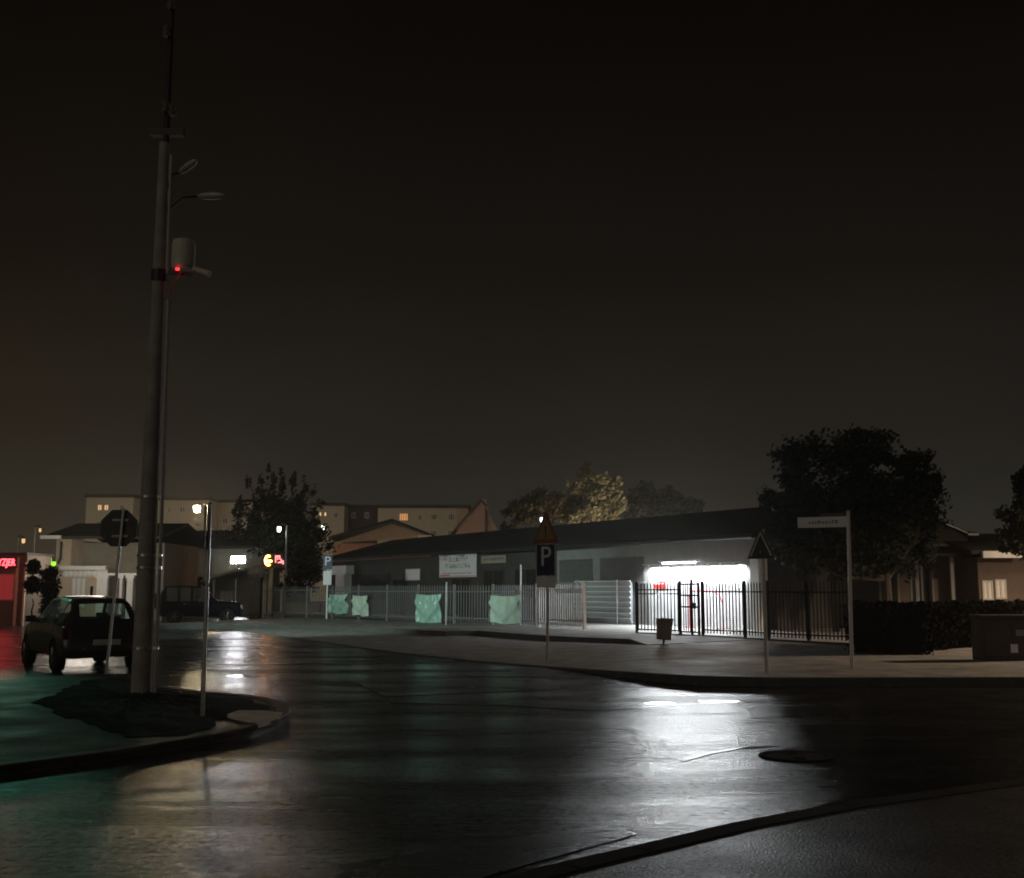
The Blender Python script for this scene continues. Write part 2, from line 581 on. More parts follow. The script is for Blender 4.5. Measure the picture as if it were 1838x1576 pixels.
# left island: pavement, soil verge and kerb
ISL = [(-500, 1452), (-200, 1408), (0, 1376), (200, 1350), (380, 1320), (455, 1304), (500, 1291), (518, 1281), (521, 1271), (508, 1261), (475, 1252), (430, 1246), (360, 1241), (285, 1232), (240, 1209), (150, 1210), (60, 1216), (-200, 1232), (-600, 1250)]
isl = [gnd(px, py, 0.08) for px, py in ISL]
struct(MB().prism(isl, -0.05, 0.08).build("sidewalk", M["sidewalk"]))


def band(pts, w, z0, z1, side=1):
    m = MB()
    P = [Vector((p.x, p.y)) for p in pts]
    N = []
    for i in range(len(P)):
        d = (P[min(i + 1, len(P) - 1)] - P[max(i - 1, 0)]).normalized()
        N.append(Vector((-d.y, d.x)) * side)
    for i in range(len(P) - 1):
        a, b = P[i], P[i + 1]
        c, d = b + N[i + 1] * w, a + N[i] * w
        gap = (b - a).normalized() * 0.006
        a, d = a + gap, d + gap
        m.hexa([(a.x, a.y, z0), (b.x, b.y, z0), (c.x, c.y, z0), (d.x, d.y, z0)], [(a.x, a.y, z1), (b.x, b.y, z1), (c.x, c.y, z1), (d.x, d.y, z1)])
    return m


def resample(pts, step):
    out = [pts[0]]
    for a, b in zip(pts[:-1], pts[1:]):
        n = max(1, int((b - a).length / step))
        out += [a.lerp(b, (k + 1) / n) for k in range(n)]
    return out


struct(band(resample(isl[1:14], 0.9), 0.17, 0.0, 0.092, 1).build("kerb", M["kerb"], bevel=0.012))
soil = [(60, 1262), (150, 1222), (236, 1215), (290, 1240), (430, 1252), (475, 1262), (488, 1270), (400, 1296), (330, 1318), (240, 1330), (200, 1312), (130, 1292)]
sp = resample([gnd(px, py, 0.085) for px, py in soil + soil[:1]], 0.25)[:-1]
cxy = sum(sp, Vector()) / len(sp)
rnd = random.Random(77)
sm = MB()
NS, NR = len(sp), 14
wob = [1 + 0.05 * math.sin(k * 0.9) + 0.04 * math.sin(k * 2.3 + 1) for k in range(NS)]
for j in range(NR + 1):
    for k in range(NS):
        f = 1 - j / NR
        p = cxy.lerp(sp[k], f * min(1.03, wob[k]))
        sm.v.append((p.x, p.y, 0.088 + 0.03 * min(1, (1 - f) * 3) ** 0.7 + (rnd.uniform(-0.018, 0.018) if 0 < j < NR else 0)))
for j in range(NR):
    for k in range(NS):
        l = (k + 1) % NS
        sm.f.append((j * NS + k, j * NS + l, (j + 1) * NS + l, (j + 1) * NS + k))
struct(sm.build("soil_verge", M["soil"], smooth=True))
ap = [gnd(px, py, z) for px, py, z in [(408, 1282, 0.125), (428, 1275, 0.125), (470, 1275, 0.11), (508, 1279, 0.096), (503, 1287, 0.096), (464, 1299, 0.1), (446, 1291, 0.115)]]
struct(MB().hexa([(p.x, p.y, 0.05) for p in ap], ap).build("lit_kerb_corner", M["kerb_pale"]))  # pale piece added where light falls on the kerb corner

# near pavement under the camera, its kerb, a road patch, puddles
ne = [gnd(px, py, 0.1) for px, py in [(2600, 1300), (2100, 1362), (1838, 1397), (1500, 1443), (1320, 1476), (1130, 1520), (1000, 1550), (860, 1585), (600, 1660)]]
ne_in = list(ne)
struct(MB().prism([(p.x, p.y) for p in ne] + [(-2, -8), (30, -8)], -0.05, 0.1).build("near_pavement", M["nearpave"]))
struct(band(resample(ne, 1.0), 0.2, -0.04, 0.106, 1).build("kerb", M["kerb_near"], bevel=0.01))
pt = [gnd(px, py, 0.004) for px, py in [(1145, 1496), (1092, 1480), (800, 1522), (560, 1560), (300, 1640), (560, 1700), (880, 1570)]]
struct(MB().quad(*pt).build("road_patch", M["patch"]))


for _pts in ([(640, 1225), (980, 1216), (1010, 1236), (690, 1250)],):
    _q = [gnd(px, py, 0.004) for px, py in _pts]
    struct(MB().quad(*_q).build("road_patch", M["road_b"]))
for _pts in ([(700, 1262), (900, 1266), (1075, 1276), (1190, 1268), (1300, 1262), (1420, 1257), (1560, 1246)], [(1395, 1338), (1330, 1342), (1270, 1352), (1220, 1366)]):
    struct(band(resample([gnd(px, py) for px, py in _pts], 0.6), 0.05, -0.02, 0.005, 1).build("tar_seam", M["tar"]))


def puddle(px, py, rx, ry, seed):
    rnd = random.Random(seed)
    c = gnd(px, py, 0.005)
    n = 26
    pts = []
    for k in range(n):
        a = 2 * math.pi * k / n
        r = 1 + 0.25 * math.sin(3 * a + seed) + rnd.uniform(-0.12, 0.12)
        pts.append((c.x + rx * r * math.cos(a), c.y + ry * r * math.sin(a), 0.005))
    struct(MB().quad(*pts).build("puddle", M["puddle"]))


puddle(1292, 1259, 0.3, 0.12, 1)
puddle(1185, 1262, 0.2, 0.14, 3)
puddle(430, 1213, 0.3, 0.12, 4)
puddle(345, 1193, 0.5, 0.2, 5)

# manhole cover
c = gnd(1428, 1357, 0.004)
mh = thing("manhole_cover", "round dark manhole cover set in the wet road by the bright reflection", "manhole cover", (c.x, c.y, 0.0))
MB().lathe([(0.0, -0.03), (0.285, -0.03), (0.29, 0.008), (0.0, 0.008)], 36).build("cover", M["iron"], mh)
rg = MB()
rg.lathe([(0.30, -0.03), (0.35, -0.03), (0.355, 0.006), (0.34, 0.012), (0.305, 0.012)], 36)
rg.f = [f for f in rg.f if len(f) == 4]
rg.build("rim", M["iron"], mh)
for k in range(2):
    MB().box(-0.05, 0.05, -0.17 + 0.3 * k, -0.14 + 0.3 * k, 0.008, 0.016).build("lifting_lug", M["iron"], mh)

# ------------------------------------------------------------------ the long shop building
FA = at(600, 1058, 74.0)
FB = at(1362, 1058, 39.9)
FA, FB = Vector((FA.x, FA.y)), Vector((FB.x, FB.y))
FE = (FB - FA).normalized()
FN = Vector((-FE.y, FE.x))          # away from the camera
FL = (FB - FA).length
FRZ = math.atan2(FE.y, FE.x)


def fac(px, py):
    return hit(px, py, FA, FB)


shop = thing("shop_building", "long low grey shop building with dark roof behind the fences", "building", (FA.x, FA.y, 0), FRZ)
EAVE, RIDGE, DEP = 3.42, 4.86, 10.0
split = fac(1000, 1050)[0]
s0, s1 = fac(1165, 1050)[0], fac(1340, 1050)[0]
SH_TOP = 2.48
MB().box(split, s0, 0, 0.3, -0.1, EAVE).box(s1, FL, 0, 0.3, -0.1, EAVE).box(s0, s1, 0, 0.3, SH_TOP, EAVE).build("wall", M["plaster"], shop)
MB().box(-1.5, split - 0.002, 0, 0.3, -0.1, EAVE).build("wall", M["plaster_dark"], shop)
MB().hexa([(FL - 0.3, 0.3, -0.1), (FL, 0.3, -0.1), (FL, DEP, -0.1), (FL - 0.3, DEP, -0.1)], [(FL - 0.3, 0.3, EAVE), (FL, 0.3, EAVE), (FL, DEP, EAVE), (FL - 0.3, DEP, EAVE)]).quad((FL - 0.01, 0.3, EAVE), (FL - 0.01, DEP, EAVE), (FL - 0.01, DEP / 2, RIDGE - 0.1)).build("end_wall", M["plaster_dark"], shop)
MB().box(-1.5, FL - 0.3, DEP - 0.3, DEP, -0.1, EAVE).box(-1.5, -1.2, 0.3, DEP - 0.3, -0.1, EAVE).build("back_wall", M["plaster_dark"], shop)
rf = MB()
for ya, yb, za, zb in ((-0.45, DEP / 2, EAVE, RIDGE), (DEP / 2, DEP + 0.45, RIDGE, EAVE)):
    rf.hexa([(-1.9, ya, za), (FL + 0.3, ya, za), (FL + 0.3, yb, zb), (-1.9, yb, zb)], [(-1.9, ya, za + 0.16), (FL + 0.3, ya, za + 0.16), (FL + 0.3, yb, zb + 0.16), (-1.9, yb, zb + 0.16)])
roof = rf.build("roof", M["roof"], shop)
MB().tube((split - 6, -0.52, EAVE + 0.02), (FL + 0.3, -0.52, EAVE + 0.02), 0.06).build("gutter", M["dark_metal"], roof)
# roof superstructure near the right end
MB().box(FL - 5.6, FL - 3.2, DEP / 2 + 0.4, DEP / 2 + 2.4, RIDGE - 0.3, RIDGE + 0.75).build("roof_box", M["roof"], shop)
MB().box(FL - 3.0, FL - 0.6, DEP / 2 + 0.2, DEP / 2 + 1.9, RIDGE - 0.3, RIDGE + 0.55).build("roof_box", M["roof"], shop)
# high shuttered windows
for xa, xb in ((1005, 1064), (1078, 1157)):
    a, b = fac(xa, 1025)[0], fac(xb, 1025)[0]
    w = MB().box(a, b, -0.03, 0.0, 1.92, 2.92)
    n = 12
    for k in range(n):
        z = 1.92 + k / n
        w.hexa([(a + 0.03, -0.03, z + 0.01), (b - 0.03, -0.03, z + 0.01), (b - 0.03, -0.05, z + 0.02), (a + 0.03, -0.05, z + 0.02)], [(a + 0.03, -0.03, z + 0.07), (b - 0.03, -0.03, z + 0.07), (b - 0.03, -0.034, z + 0.065), (a + 0.03, -0.034, z + 0.065)])
    wo = w.build("window", M["shutter_dark"], shop)
    MB().box(a - 0.06, b + 0.06, -0.1, 0.0, 1.85, 1.915).build("sill", M["plaster"], wo)
# dark windows and doors on the unlit left half
for xa, xb, z0, z1 in ((640, 700, 1.0, 2.6), (812, 846, -0.05, 2.2), (868, 905, 1.4, 2.6), (925, 965, 1.2, 2.6), (706, 728, -0.05, 2.2)):
    a, b = fac(xa, 1050)[0], fac(xb, 1050)[0]
    wo = MB().box(a, b, -0.02, 0.0, z0, z1).build("window" if z0 > 0 else "door", M["glass_dark"], shop)
    fm = MB()
    for q in (a, (a + b) / 2 - 0.03, b - 0.06):
        fm.box(q, q + 0.06, -0.05, -0.0215, z0, z1)
    fm.box(a + 0.06, b - 0.06, -0.045, -0.0215, z1 - 0.07, z1)
    fm.build("frame", M["plaster_dark"], wo)
# white T at the far left end, added in the shape of the lit wall
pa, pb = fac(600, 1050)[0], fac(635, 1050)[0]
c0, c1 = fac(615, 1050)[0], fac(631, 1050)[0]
MB().box(c0, c1, -0.5, -0.002, -0.1, 2.55).box(pa, pb, -0.55, -0.002, 2.55, 3.1).build("lit_wall_patch", M["white"], shop)
# roller shutter: one corrugated sheet
sh = MB()
n = 34
for k in range(n):
    za, zb = 0.02 + (SH_TOP - 0.02) * k / n, 0.02 + (SH_TOP - 0.02) * (k + 1) / n
    zm = za + (zb - za) * 0.75
    sh.quad((s0, 0.14, za), (s1, 0.14, za), (s1, 0.115, zm), (s0, 0.115, zm))
    sh.quad((s0, 0.115, zm), (s1, 0.115, zm), (s1, 0.15, zb), (s0, 0.15, zb))
shut = sh.build("roller_shutter", M["shutter"], shop)
for _a in (s0, s1 - 0.08):
    MB().box(_a, _a + 0.08, 0.06, 0.1, 0, SH_TOP).build("guide_rail", M["steel_dull"], shut)
MB().box(s0 + 0.1, s1 - 0.1, 0.08, 0.112, 0.03, 0.1).build("bottom_bar", M["steel_dull"], shut)
# white corner pillar
q0, q1 = fac(1363, 1050)[0], fac(1383, 1050)[0]
MB().box(q0, q0 + 0.42, -0.42, -0.002, -0.1, 2.75).build("pillar", M["white"], shop)


def on_facade(name, label, cat, xa, ya, xb, yb, m, off=0.06, th=0.05):
    a, z1 = fac(xa, ya)
    b, _ = fac(xb, ya)
    _, z0 = fac((xa + xb) / 2, yb)
    _, z1 = fac((xa + xb) / 2, ya)
    p = FA + FE * a - FN * (off + th)
    t = thing(name, label, cat, (p.x, p.y, z0), FRZ)
    MB().box(0, b - a, 0, th, 0, z1 - z0).build("panel", m, t, bevel=0.008)
    return t, b - a, z1 - z0


def strokes(parent, name, x0, x1, z, h, m, y=-0.004, seed=0):
    """an unreadable line of lettering: uneven upright strokes"""
    rnd = random.Random(seed)
    s_ = MB()
    x = x0
    while x < x1 - h * 0.3:
        w = h * rnd.uniform(0.45, 0.75)
        s_.box(x, x + h * 0.16, y, 0.001, z, z + h)
        s_.box(x + h * 0.16, x + w, y, 0.001, z + h * rnd.choice((0, 0.42, 0.84)), z + h * rnd.choice((0.16, 0.58, 1.0)) + 0.0)
        x += w + h * (0.22 if rnd.random() > 0.15 else 0.5)
    return s_.build(name, m, parent)


sg, w, h = on_facade("shop_sign", "large white sign board with grey lettering and a red stripe on the shop front", "sign", 792, 995, 858, 1036, M["sign_white"])
strokes(sg, "lettering", w * 0.05, w * 0.22, h * 0.75, h * 0.1, M["sign_grey"], seed=3)
strokes(sg, "lettering", w * 0.28, w * 0.78, h * 0.68, h * 0.2, M["sign_grey"], seed=4)
strokes(sg, "lettering", w * 0.18, w * 0.84, h * 0.4, h * 0.2, M["sign_grey"], seed=5)
MB().box(w * 0.02, w * 0.98, -0.004, 0.001, h * 0.03, h * 0.06).box(w * 0.02, w * 0.3, -0.0045, 0.001, h * 0.07, h * 0.11).build("stripe", M["red"], sg)
strokes(sg, "lettering", w * 0.1, w * 0.9, h * 0.14, h * 0.06, M["sign_grey"], seed=6)
for x in (808, 838):
    a, z = fac(x, 980)
    p = FA + FE * a - FN * 0.5
    f = thing("sign_lamp", "small unlit lamp over the %s of the white shop sign" % ("left half" if x == 808 else "right half"), "lamp", (p.x, p.y, 3.38), FRZ, group="lamps over the white shop sign")
    MB().box(-0.14, 0.14, -0.12, 0.05, -0.06, 0.02).build("head", M["steel_dull"], f, bevel=0.01)
    MB().tube((0, 0.05, 0), (0, 0.06, 0.12), 0.015).build("bracket", M["dark_metal"], f)
t2, w, h = on_facade("name_board", "low dim beige board right of the white shop sign", "sign", 867, 997, 911, 1011, M["olive"])
strokes(t2, "lettering", w * 0.08, w * 0.92, h * 0.35, h * 0.35, M["sign_back"], seed=8)
t2, w, h = on_facade("notice_board", "small square grey board on the dark wall above the first tarp", "sign", 731, 1021, 756, 1042, M["sign_white"])
MB().box(0, w, -0.01, 0.0005, 0, 0.05).box(0, w, -0.01, 0.0005, h - 0.05, h).build("frame", M["steel_dull"], t2)

# stickers on the shutter, tubes above it
for nm, lb, xa, ya, xb, yb, m in (("shutter_notice", "red notice stuck on the left of the bright roller shutter", 1172, 1043, 1191, 1056, "red"), ("shutter_notice", "yellow notice stuck high on the bright roller shutter above the red one", 1174, 1026, 1191, 1036, "yellow")):
    a, z1 = fac(xa, ya)
    b, _ = fac(xb, ya)
    _, z0 = fac(xb, yb)
    p = FA + FE * a + FN * 0.075
    t = thing(nm, lb, "notice", (p.x, p.y, z0), FRZ)
    MB().box(0, b - a, 0, 0.03, 0, z1 - z0).build("sheet", M[m], t)
    if m == "red":
        strokes(t, "lettering", 0.06, b - a - 0.06, (z1 - z0) * 0.55, (z1 - z0) * 0.2, M["white"], seed=12)
        MB().box(-0.02, b - a + 0.02, 0.005, 0.028, z1 - z0 + 0.002, z1 - z0 + 0.26).build("heading", M["white"], t)
# red bicycle rack (hoop) before the shutter
a0, _ = fac(1256, 1080)
a1, _ = fac(1316, 1080)
p0 = FA + FE * a0 - FN * 0.5
rk = thing("bicycle_rack", "red tube hoop rack standing before the bright roller shutter", "bicycle rack", (p0.x, p0.y, ZC), FRZ)
L = a1 - a0
MB().path([(0, 0, 0), (0, 0, 1.2), (0.12, 0, 1.35), (L - 0.5, 0, 1.35), (L - 0.15, 0, 1.2), (L, 0, 0.9), (L, 0, 0)], 0.028, 8).build("hoop", M["faded_red"], rk)
for _a in (0, L):
    MB().box(_a - 0.15, _a + 0.15, -0.15, 0.15, 0, 0.02).build("foot_plate", M["red"], rk)

lx0, lx1 = fac(1197, 1013)[0], fac(1263, 1013)[0]
lw = thing("wall_lamp", "long white tube lamp glowing over the roller shutter", "lamp", (FA.x, FA.y, 0), FRZ)
MB().box(lx0, lx1, -0.42, -0.2, 2.64, 2.7).box((lx0 + lx1) / 2 - 0.1, (lx0 + lx1) / 2 + 0.1, -0.2, -0.002, 2.63, 2.69).build("housing", M["white"], lw, bevel=0.01)
MB().tube((lx0 + 0.1, -0.31, 2.615), (lx1 - 0.1, -0.31, 2.615), 0.02).build("tube", M["e_tube"], lw)
hd = thing("shutter_header", "row of small white spot lamps under a steel rail along the shutter top", "lamp", (FA.x, FA.y, 0), FRZ)
MB().box(s0, s1, -0.32, -0.22, 2.545, 2.585).build("rail", M["steel_dull"], hd)
for k in range(8):
    x = s0 + (s1 - s0) * (k + 0.5) / 8
    MB().lathe([(0.0, 2.545), (0.045, 2.545), (0.05, 2.5), (0.0, 2.5)], 12, c=(x, -0.27, 0)).build("spot_head", M["white"], hd)
    pt_ = FA + FE * x - FN * 0.27
    tg = FA + FE * x + FN * 0.05
    lamp("shutter_spot_light", "SPOT", (pt_.x, pt_.y, 2.47), 170, (0.93, 0.98, 1.0), 0.04, (tg.x, tg.y, 1.4), spot=R(165), blend=0.6)

_c = FA + FE * ((s0 + s1) / 2) - FN * 0.5
_t = _c - FN * 5.0
lamp("wall_lamp_light", "AREA", (_c.x, _c.y, 2.62), 620, (0.93, 0.98, 1.0), s1 - s0 - 0.3, (_t.x, _t.y, -0.6), sy=0.7)
# ------------------------------------------------------------------ slatted metal gate wing beside the shutter
a, b = fac(1046, 1080)[0], fac(1146, 1080)[0]
p = FA + FE * a - FN * 0.35
sgt = thing("slatted_panel", "zinc panel of horizontal slats left of the bright shutter", "fence", (p.x, p.y, ZC), FRZ)
ms = MB()
for k in range(8):
    z = 0.06 + k * 0.215
    ms.hexa([(0, 0, z), (b - a, 0, z), (b - a, 0.03, z), (0, 0.03, z)], [(0, -0.05, z + 0.165), (b - a, -0.05, z + 0.165), (b - a, -0.02, z + 0.165), (0, -0.02, z + 0.165)])
for k in range(8):
    z = 0.06 + k * 0.215
    MB().box(0, b - a, -0.09, -0.021, z + 0.167, z + 0.2).build("highlight_lip", M["white"], sgt)  # white lips added to paint the light caught along each slat top
ms.box(0, b - a, 0.03, 0.05, 0.02, 1.7)
ms.build("slats", M["slat"], sgt)
for px in (1052, 1123):
    q = fac(px, 1080)[0] - a
    MB().box(q - 0.04, q + 0.04, -0.13, -0.055, -0.05, 1.8).build("post", M["steel_dull"], sgt)


# ------------------------------------------------------------------ bar fences
def fence(name, label, pts, h, spacing, bar, mbar, rails, post_every=2.4, z0=ZC, group=None, posts=True, mpost=None, post_w=0.035):
    p0 = pts[0]
    t = thing(name, label, "fence", (p0.x, p0.y, z0), group=group)
    tot = sum((b - a).length for a, b in zip(pts[:-1], pts[1:]))
    for a, b in zip(pts[:-1], pts[1:]):
        d = (b - a)
        L_ = d.length
        e = d.normalized()
        nrm = Vector((-e.y, e.x))
        np_ = max(1, round(L_ / post_every))
        for k in range(np_):
            A = a + e * (L_ * k / np_) - p0
            B = a + e * (L_ * (k + 1) / np_) - p0
            m_ = MB()
            for z in rails:
                for off in (-bar * 0.6,):
                    c1, c2 = A + nrm * (bar + 0.003), B + nrm * (bar + 0.003)
                    m_.hexa([(c1.x, c1.y, z), (c2.x, c2.y, z), (c2.x + nrm.x * 0.03, c2.y + nrm.y * 0.03, z), (c1.x + nrm.x * 0.03, c1.y + nrm.y * 0.03, z)],
                            [(c1.x, c1.y, z + 0.04), (c2.x, c2.y, z + 0.04), (c2.x + nrm.x * 0.03, c2.y + nrm.y * 0.03, z + 0.04), (c1.x + nrm.x * 0.03, c1.y + nrm.y * 0.03, z + 0.04)])
            n = max(2, int((B - A).length / spacing))
            for i in range(n):
                c_ = A.lerp(B, (i + 0.5) / n)
                q = [(c_.x + e.x * sx * bar + nrm.x * sy * bar, c_.y + e.y * sx * bar + nrm.y * sy * bar) for sx, sy in ((-1, -1), (1, -1), (1, 1), (-1, 1))]
                m_.hexa([(x, y, 0.08) for x, y in q], [(x, y, h - 0.05) for x, y in q])
                i0 = len(m_.v)
                m_.v += [(x, y, h - 0.05) for x, y in q] + [(c_.x, c_.y, h + 0.03)]
                m_.f += [(i0 + j, i0 + (j + 1) % 4, i0 + 4) for j in range(4)]
            m_.build("fence_panel", mbar, t)
        if posts:
            for k in range(np_ + 1):
                A = a + e * (L_ * k / np_) - p0
                q = [(A.x + e.x * sx * post_w + nrm.x * sy * post_w, A.y + e.y * sx * post_w + nrm.y * sy * post_w) for sx, sy in ((-1, -1), (1, -1), (1, 1), (-1, 1))]
                MB().prism(q, -0.1, h + 0.04).build("post", mpost or mbar, t)
    return t


def G2(px, py, z=ZC):
    v = gnd(px, py, z)
    return Vector((v.x, v.y))


# green lit left run, grey middle run, bright gate leaf, black right run
fence("bar_fence", "dim greenish bar fence along the left end of the shop yard", [G2(466, 1106), G2(596, 1110)], 1.55, 0.16, 0.012, M["fence_grey"], (0.2, 1.35), group=None)
fence("bar_fence", "grey bar fence hung with green tarps along the yard", [G2(596, 1110), G2(750, 1117), G2(885, 1121), G2(962, 1125)], 1.58, 0.16, 0.011, M["fence_grey"], (0.2, 1.3))
gate = fence("sliding_gate", "bright galvanised bar gate leaf behind the parking sign", [G2(966, 1126), G2(1049, 1131)], 1.6, (G2(1049, 1131) - G2(966, 1126)).length / 21.5, 0.017, M["steel_dull"], (0.14, 0.3, 1.3, 1.38), post_every=20, mpost=M["steel"], post_w=0.05)
bl = fence("bar_fence", "black bar fence in front of the bright roller shutter", [G2(1143, 1136), G2(1221, 1139)], 1.62, 0.135, 0.014, M["black_paint"], (0.1, 1.25, 1.38), post_every=20, post_w=0.03)
fence("bar_fence", "black bar fence running right from the wicket gate to the hedge", [G2(1262, 1141), G2(1338, 1145), G2(1380, 1148), G2(1452, 1152), G2(1530, 1156)], 1.62, 0.135, 0.014, M["black_paint"], (0.16, 1.32), post_every=20, post_w=0.035)
pl = MB()
pts = [G2(1143, 1137), G2(1262, 1142), G2(1380, 1149), G2(1540, 1157)]
for p, q in zip(pts[:-1], pts[1:]):
    d = (q - p).normalized() * 0.0
    nn = Vector((-(q - p).y, (q - p).x)).normalized() * 0.12
    pl.prism([p, q, q + nn, p + nn], -0.05, ZC + 0.03)
tag(pl.build("fence_plinth", M["kerb_dark"]), "low dark concrete plinth under the black bar fence", "plinth")
# wicket gate, ajar
wg0, wg1 = G2(1222, 1139.5), G2(1254, 1141)
wg = thing("wicket_gate", "narrow black wicket gate with frame beside the bin", "gate", (wg0.x, wg0.y, ZC), math.atan2((wg1 - wg0).y, (wg1 - wg0).x))
Lw = (wg1 - wg0).length
m_ = MB()
for k in range(6):
    x = 0.1 + (Lw - 0.2) * (k + 0.5) / 6
    m_.box(x - 0.012, x + 0.012, -0.012, 0.012, 0.1, 1.55)
m_.box(0.05, Lw - 0.05, -0.02, 0.02, 1.55, 1.6).box(0.05, Lw - 0.05, -0.02, 0.02, 0.08, 0.12).box(0.05, Lw - 0.05, -0.018, 0.018, 1.2, 1.24).box(0.05, Lw - 0.05, -0.018, 0.018, 0.85, 0.89)
m_.build("gate_leaf", M["black_paint"], wg)
MB().box(-0.03, 0.03, -0.03, 0.03, -0.1, 1.68).build("post", M["black_paint"], wg)
MB().box(Lw, Lw + 0.06, -0.03, 0.03, -0.1, 1.62).build("post", M["black_paint"], wg)
MB().box(Lw * 0.62, Lw * 0.62 + 0.05, -0.03, 0.03, -0.1, 1.72).build("post", M["black_paint"], wg)
MB().box(Lw * 0.7, Lw - 0.05, -0.05, -0.025, 0.82, 1.0).build("lock_box", M["dark_metal"], wg)


# ------------------------------------------------------------------ tarps tied to the fence
def tarp(px0, px1, py0, py1, label, m, seed, folds=5, Y0=None):
    a = G2(px0, 1058 + (1117 - 1058)) if False else None
    rnd = random.Random(seed)
    fl_ = [G2(466, 1106), G2(596, 1110), G2(750, 1117), G2(885, 1121), G2(962, 1125)]
    for P, Q in zip(fl_[:-1], fl_[1:]):
        s_, _ = hit((px0 + px1) / 2, py0, P, Q)
        if 0 <= s_ <= (Q - P).length:
            break
    sa, z1 = hit(px0, py0, P, Q)
    sb, _ = hit(px1, py0, P, Q)
    _, z0 = hit((px0 + px1) / 2, py1, P, Q)
    _, z1 = hit((px0 + px1) / 2, py0, P, Q)
    e = (Q - P).normalized()
    nn = Vector((-e.y, e.x))
    o = P + e * sa - nn * 0.16
    t = thing("tarp", label, "tarp", (o.x, o.y, z0), math.atan2(e.y, e.x), group="green tarps tied to the yard fence")
    w, h = sb - sa, z1 - z0
    nx, nz = 36, 26
    m_ = MB()
    ph = rnd.uniform(0, 6)
    for j in range(nz + 1):
        for i in range(nx + 1):
            u, v = i / nx, j / nz
            ctr = abs(u - 0.5) * 2
            y = -0.07 * math.sin(u * folds * 6.28 + ph + 2.5 * (v - 0.5) * (u - 0.5) * 4) * (0.5 + 0.5 * v) * (0.55 + 0.45 * math.sin(v * 5 + u * 3 + ph))
            y -= 0.035 * abs(math.sin((u * 1.5 + v * 0.35) * 9 + ph)) + 0.025 * abs(math.sin((u * 1.4 - v * 0.5) * 9 + 2 * ph))
            y -= 0.05 * math.sin((u - 0.5) * 9 * (1.3 - v) + ph) * (1 - v) * 0.7
            y -= 0.1 * math.exp(-((v - 0.55 * ctr - 0.15) / 0.09) ** 2)
            y += rnd.uniform(-0.006, 0.006)
            z = v * h - 0.05 * (1 - ctr ** 2) * v + 0.03 * math.sin(u * 7 + ph) * (1 - v)
            m_.v.append((u * w + 0.02 * math.sin(v * 5 + ph), y, z))
    for j in range(nz):
        for i in range(nx):
            a_ = j * (nx + 1) + i
            m_.f.append((a_, a_ + 1, a_ + nx + 2, a_ + nx + 1))
    sh_ = m_.build("sheet", m, t, smooth=True)
    for u in (0.02, 0.5, 0.98):
        MB().tube((u * w, 0.0, h - 0.04), (u * w, 0.2, h + 0.02), 0.008).build("tie", M["dark_metal"], t)


tarp(597, 631, 1066, 1101, "creased dark green tarp leftmost on the yard fence, below the white lit wall patch", M["tarp"], 1, 4)
tarp(640, 668, 1068, 1105, "smooth pale green tarp second from the left on the yard fence", M["tarp_pale"], 2, 2)
tarp(753, 798, 1066, 1118, "bright green creased tarp on the fence left of the white shop sign", M["tarp"], 3, 3)
tarp(888, 942, 1068, 1119, "pale green hanging tarp on the fence nearest the bright gate leaf", M["tarp_pale"], 4, 3)
for px in (935, 800):
    q = G2(px, 1122)
    tq = thing("yard_pole", "thin grey pole rising above the fence beside the %s tarp" % ("pale hanging" if px == 935 else "bright creased"), "pole", (q.x, q.y + 0.3, ZC))
    MB().tube((0, 0, -0.1), (0, 0, 2.4 if px == 935 else 1.7), 0.03).build("shaft", M["steel_dull"], tq)
    MB().lathe([(0.0, 0), (0.035, 0), (0.02, 0.03), (0.0, 0.03)], 10, c=(0, 0, 2.4 if px == 935 else 1.7)).build("cap", M["dark_metal"], tq)

# ------------------------------------------------------------------ utility pole
pb_ = gnd(253, 1247, 0.08)
up_ = thing("utility_pole", "tall concrete utility pole with clamps and pipe on the verge", "utility pole", (pb_.x, pb_.y, 0.08))
PH = 11.6
sh = MB()
for k in range(14):
    za, zb = -0.2 + (8.4 + 0.2) * k / 14, -0.2 + 8.6 * (k + 1) / 14
    ra, rb = 0.15 - 0.07 * max(0, za) / 8.4, 0.15 - 0.07 * max(0, zb) / 8.4
    sh.tube((0, 0, za), (0, 0, zb), ra, rb, 20)
sh.build("shaft", M["concrete"], up_, smooth=False)
MB().tube((0.02, 0, 8.3), (0.02, 0, PH), 0.05, 0.04, 10).build("mast", M["dark_metal"], up_)


def ZP(py):
    return at(253, py, pb_.y).z - 0.08


def XP(px, py):
    return at(px, py, pb_.y).x - pb_.x


MB().path([(0.205, -0.02, 0.0), (0.2, -0.02, 2.5), (0.165, -0.02, 5.9)], 0.028, 8).build("conduit", M["steel_dull"], up_)
MB().path([(0.13, -0.02, 6.3), (0.12, -0.02, 8.2)], 0.025, 8).build("conduit", M["steel_dull"], up_)
for py in (892, 997, 1019, 1163):
    z = ZP(py)
    r = 0.156 - 0.07 * z / 8.4
    cb = MB().lathe([(r, z - 0.018), (r + 0.006, z - 0.018), (r + 0.006, z + 0.018), (r, z + 0.018)], 20)
    cb.box(r, 0.235 if py > 900 else 0.19, -0.05, 0.0, z - 0.02, z + 0.02)
    cb.build("clamp", M["steel"], up_)
z = ZP(492)
MB().lathe([(0.1, z - 0.12), (0.115, z - 0.12), (0.115, z + 0.06), (0.1, z + 0.06)], 18).box(0.09, 0.5, -0.03, 0.03, z - 0.03, z + 0.03).build("bracket", M["dark_metal"], up_)
bx = MB()
xa, xb = XP(308, 457), XP(351, 457)
bx.lathe([(0.0, ZP(484)), (0.16, ZP(484)), (0.178, ZP(478)), (0.178, ZP(440)), (0.165, ZP(433)), (0.0, ZP(432))], 22, c=((xa + xb) / 2, 0.0, 0))
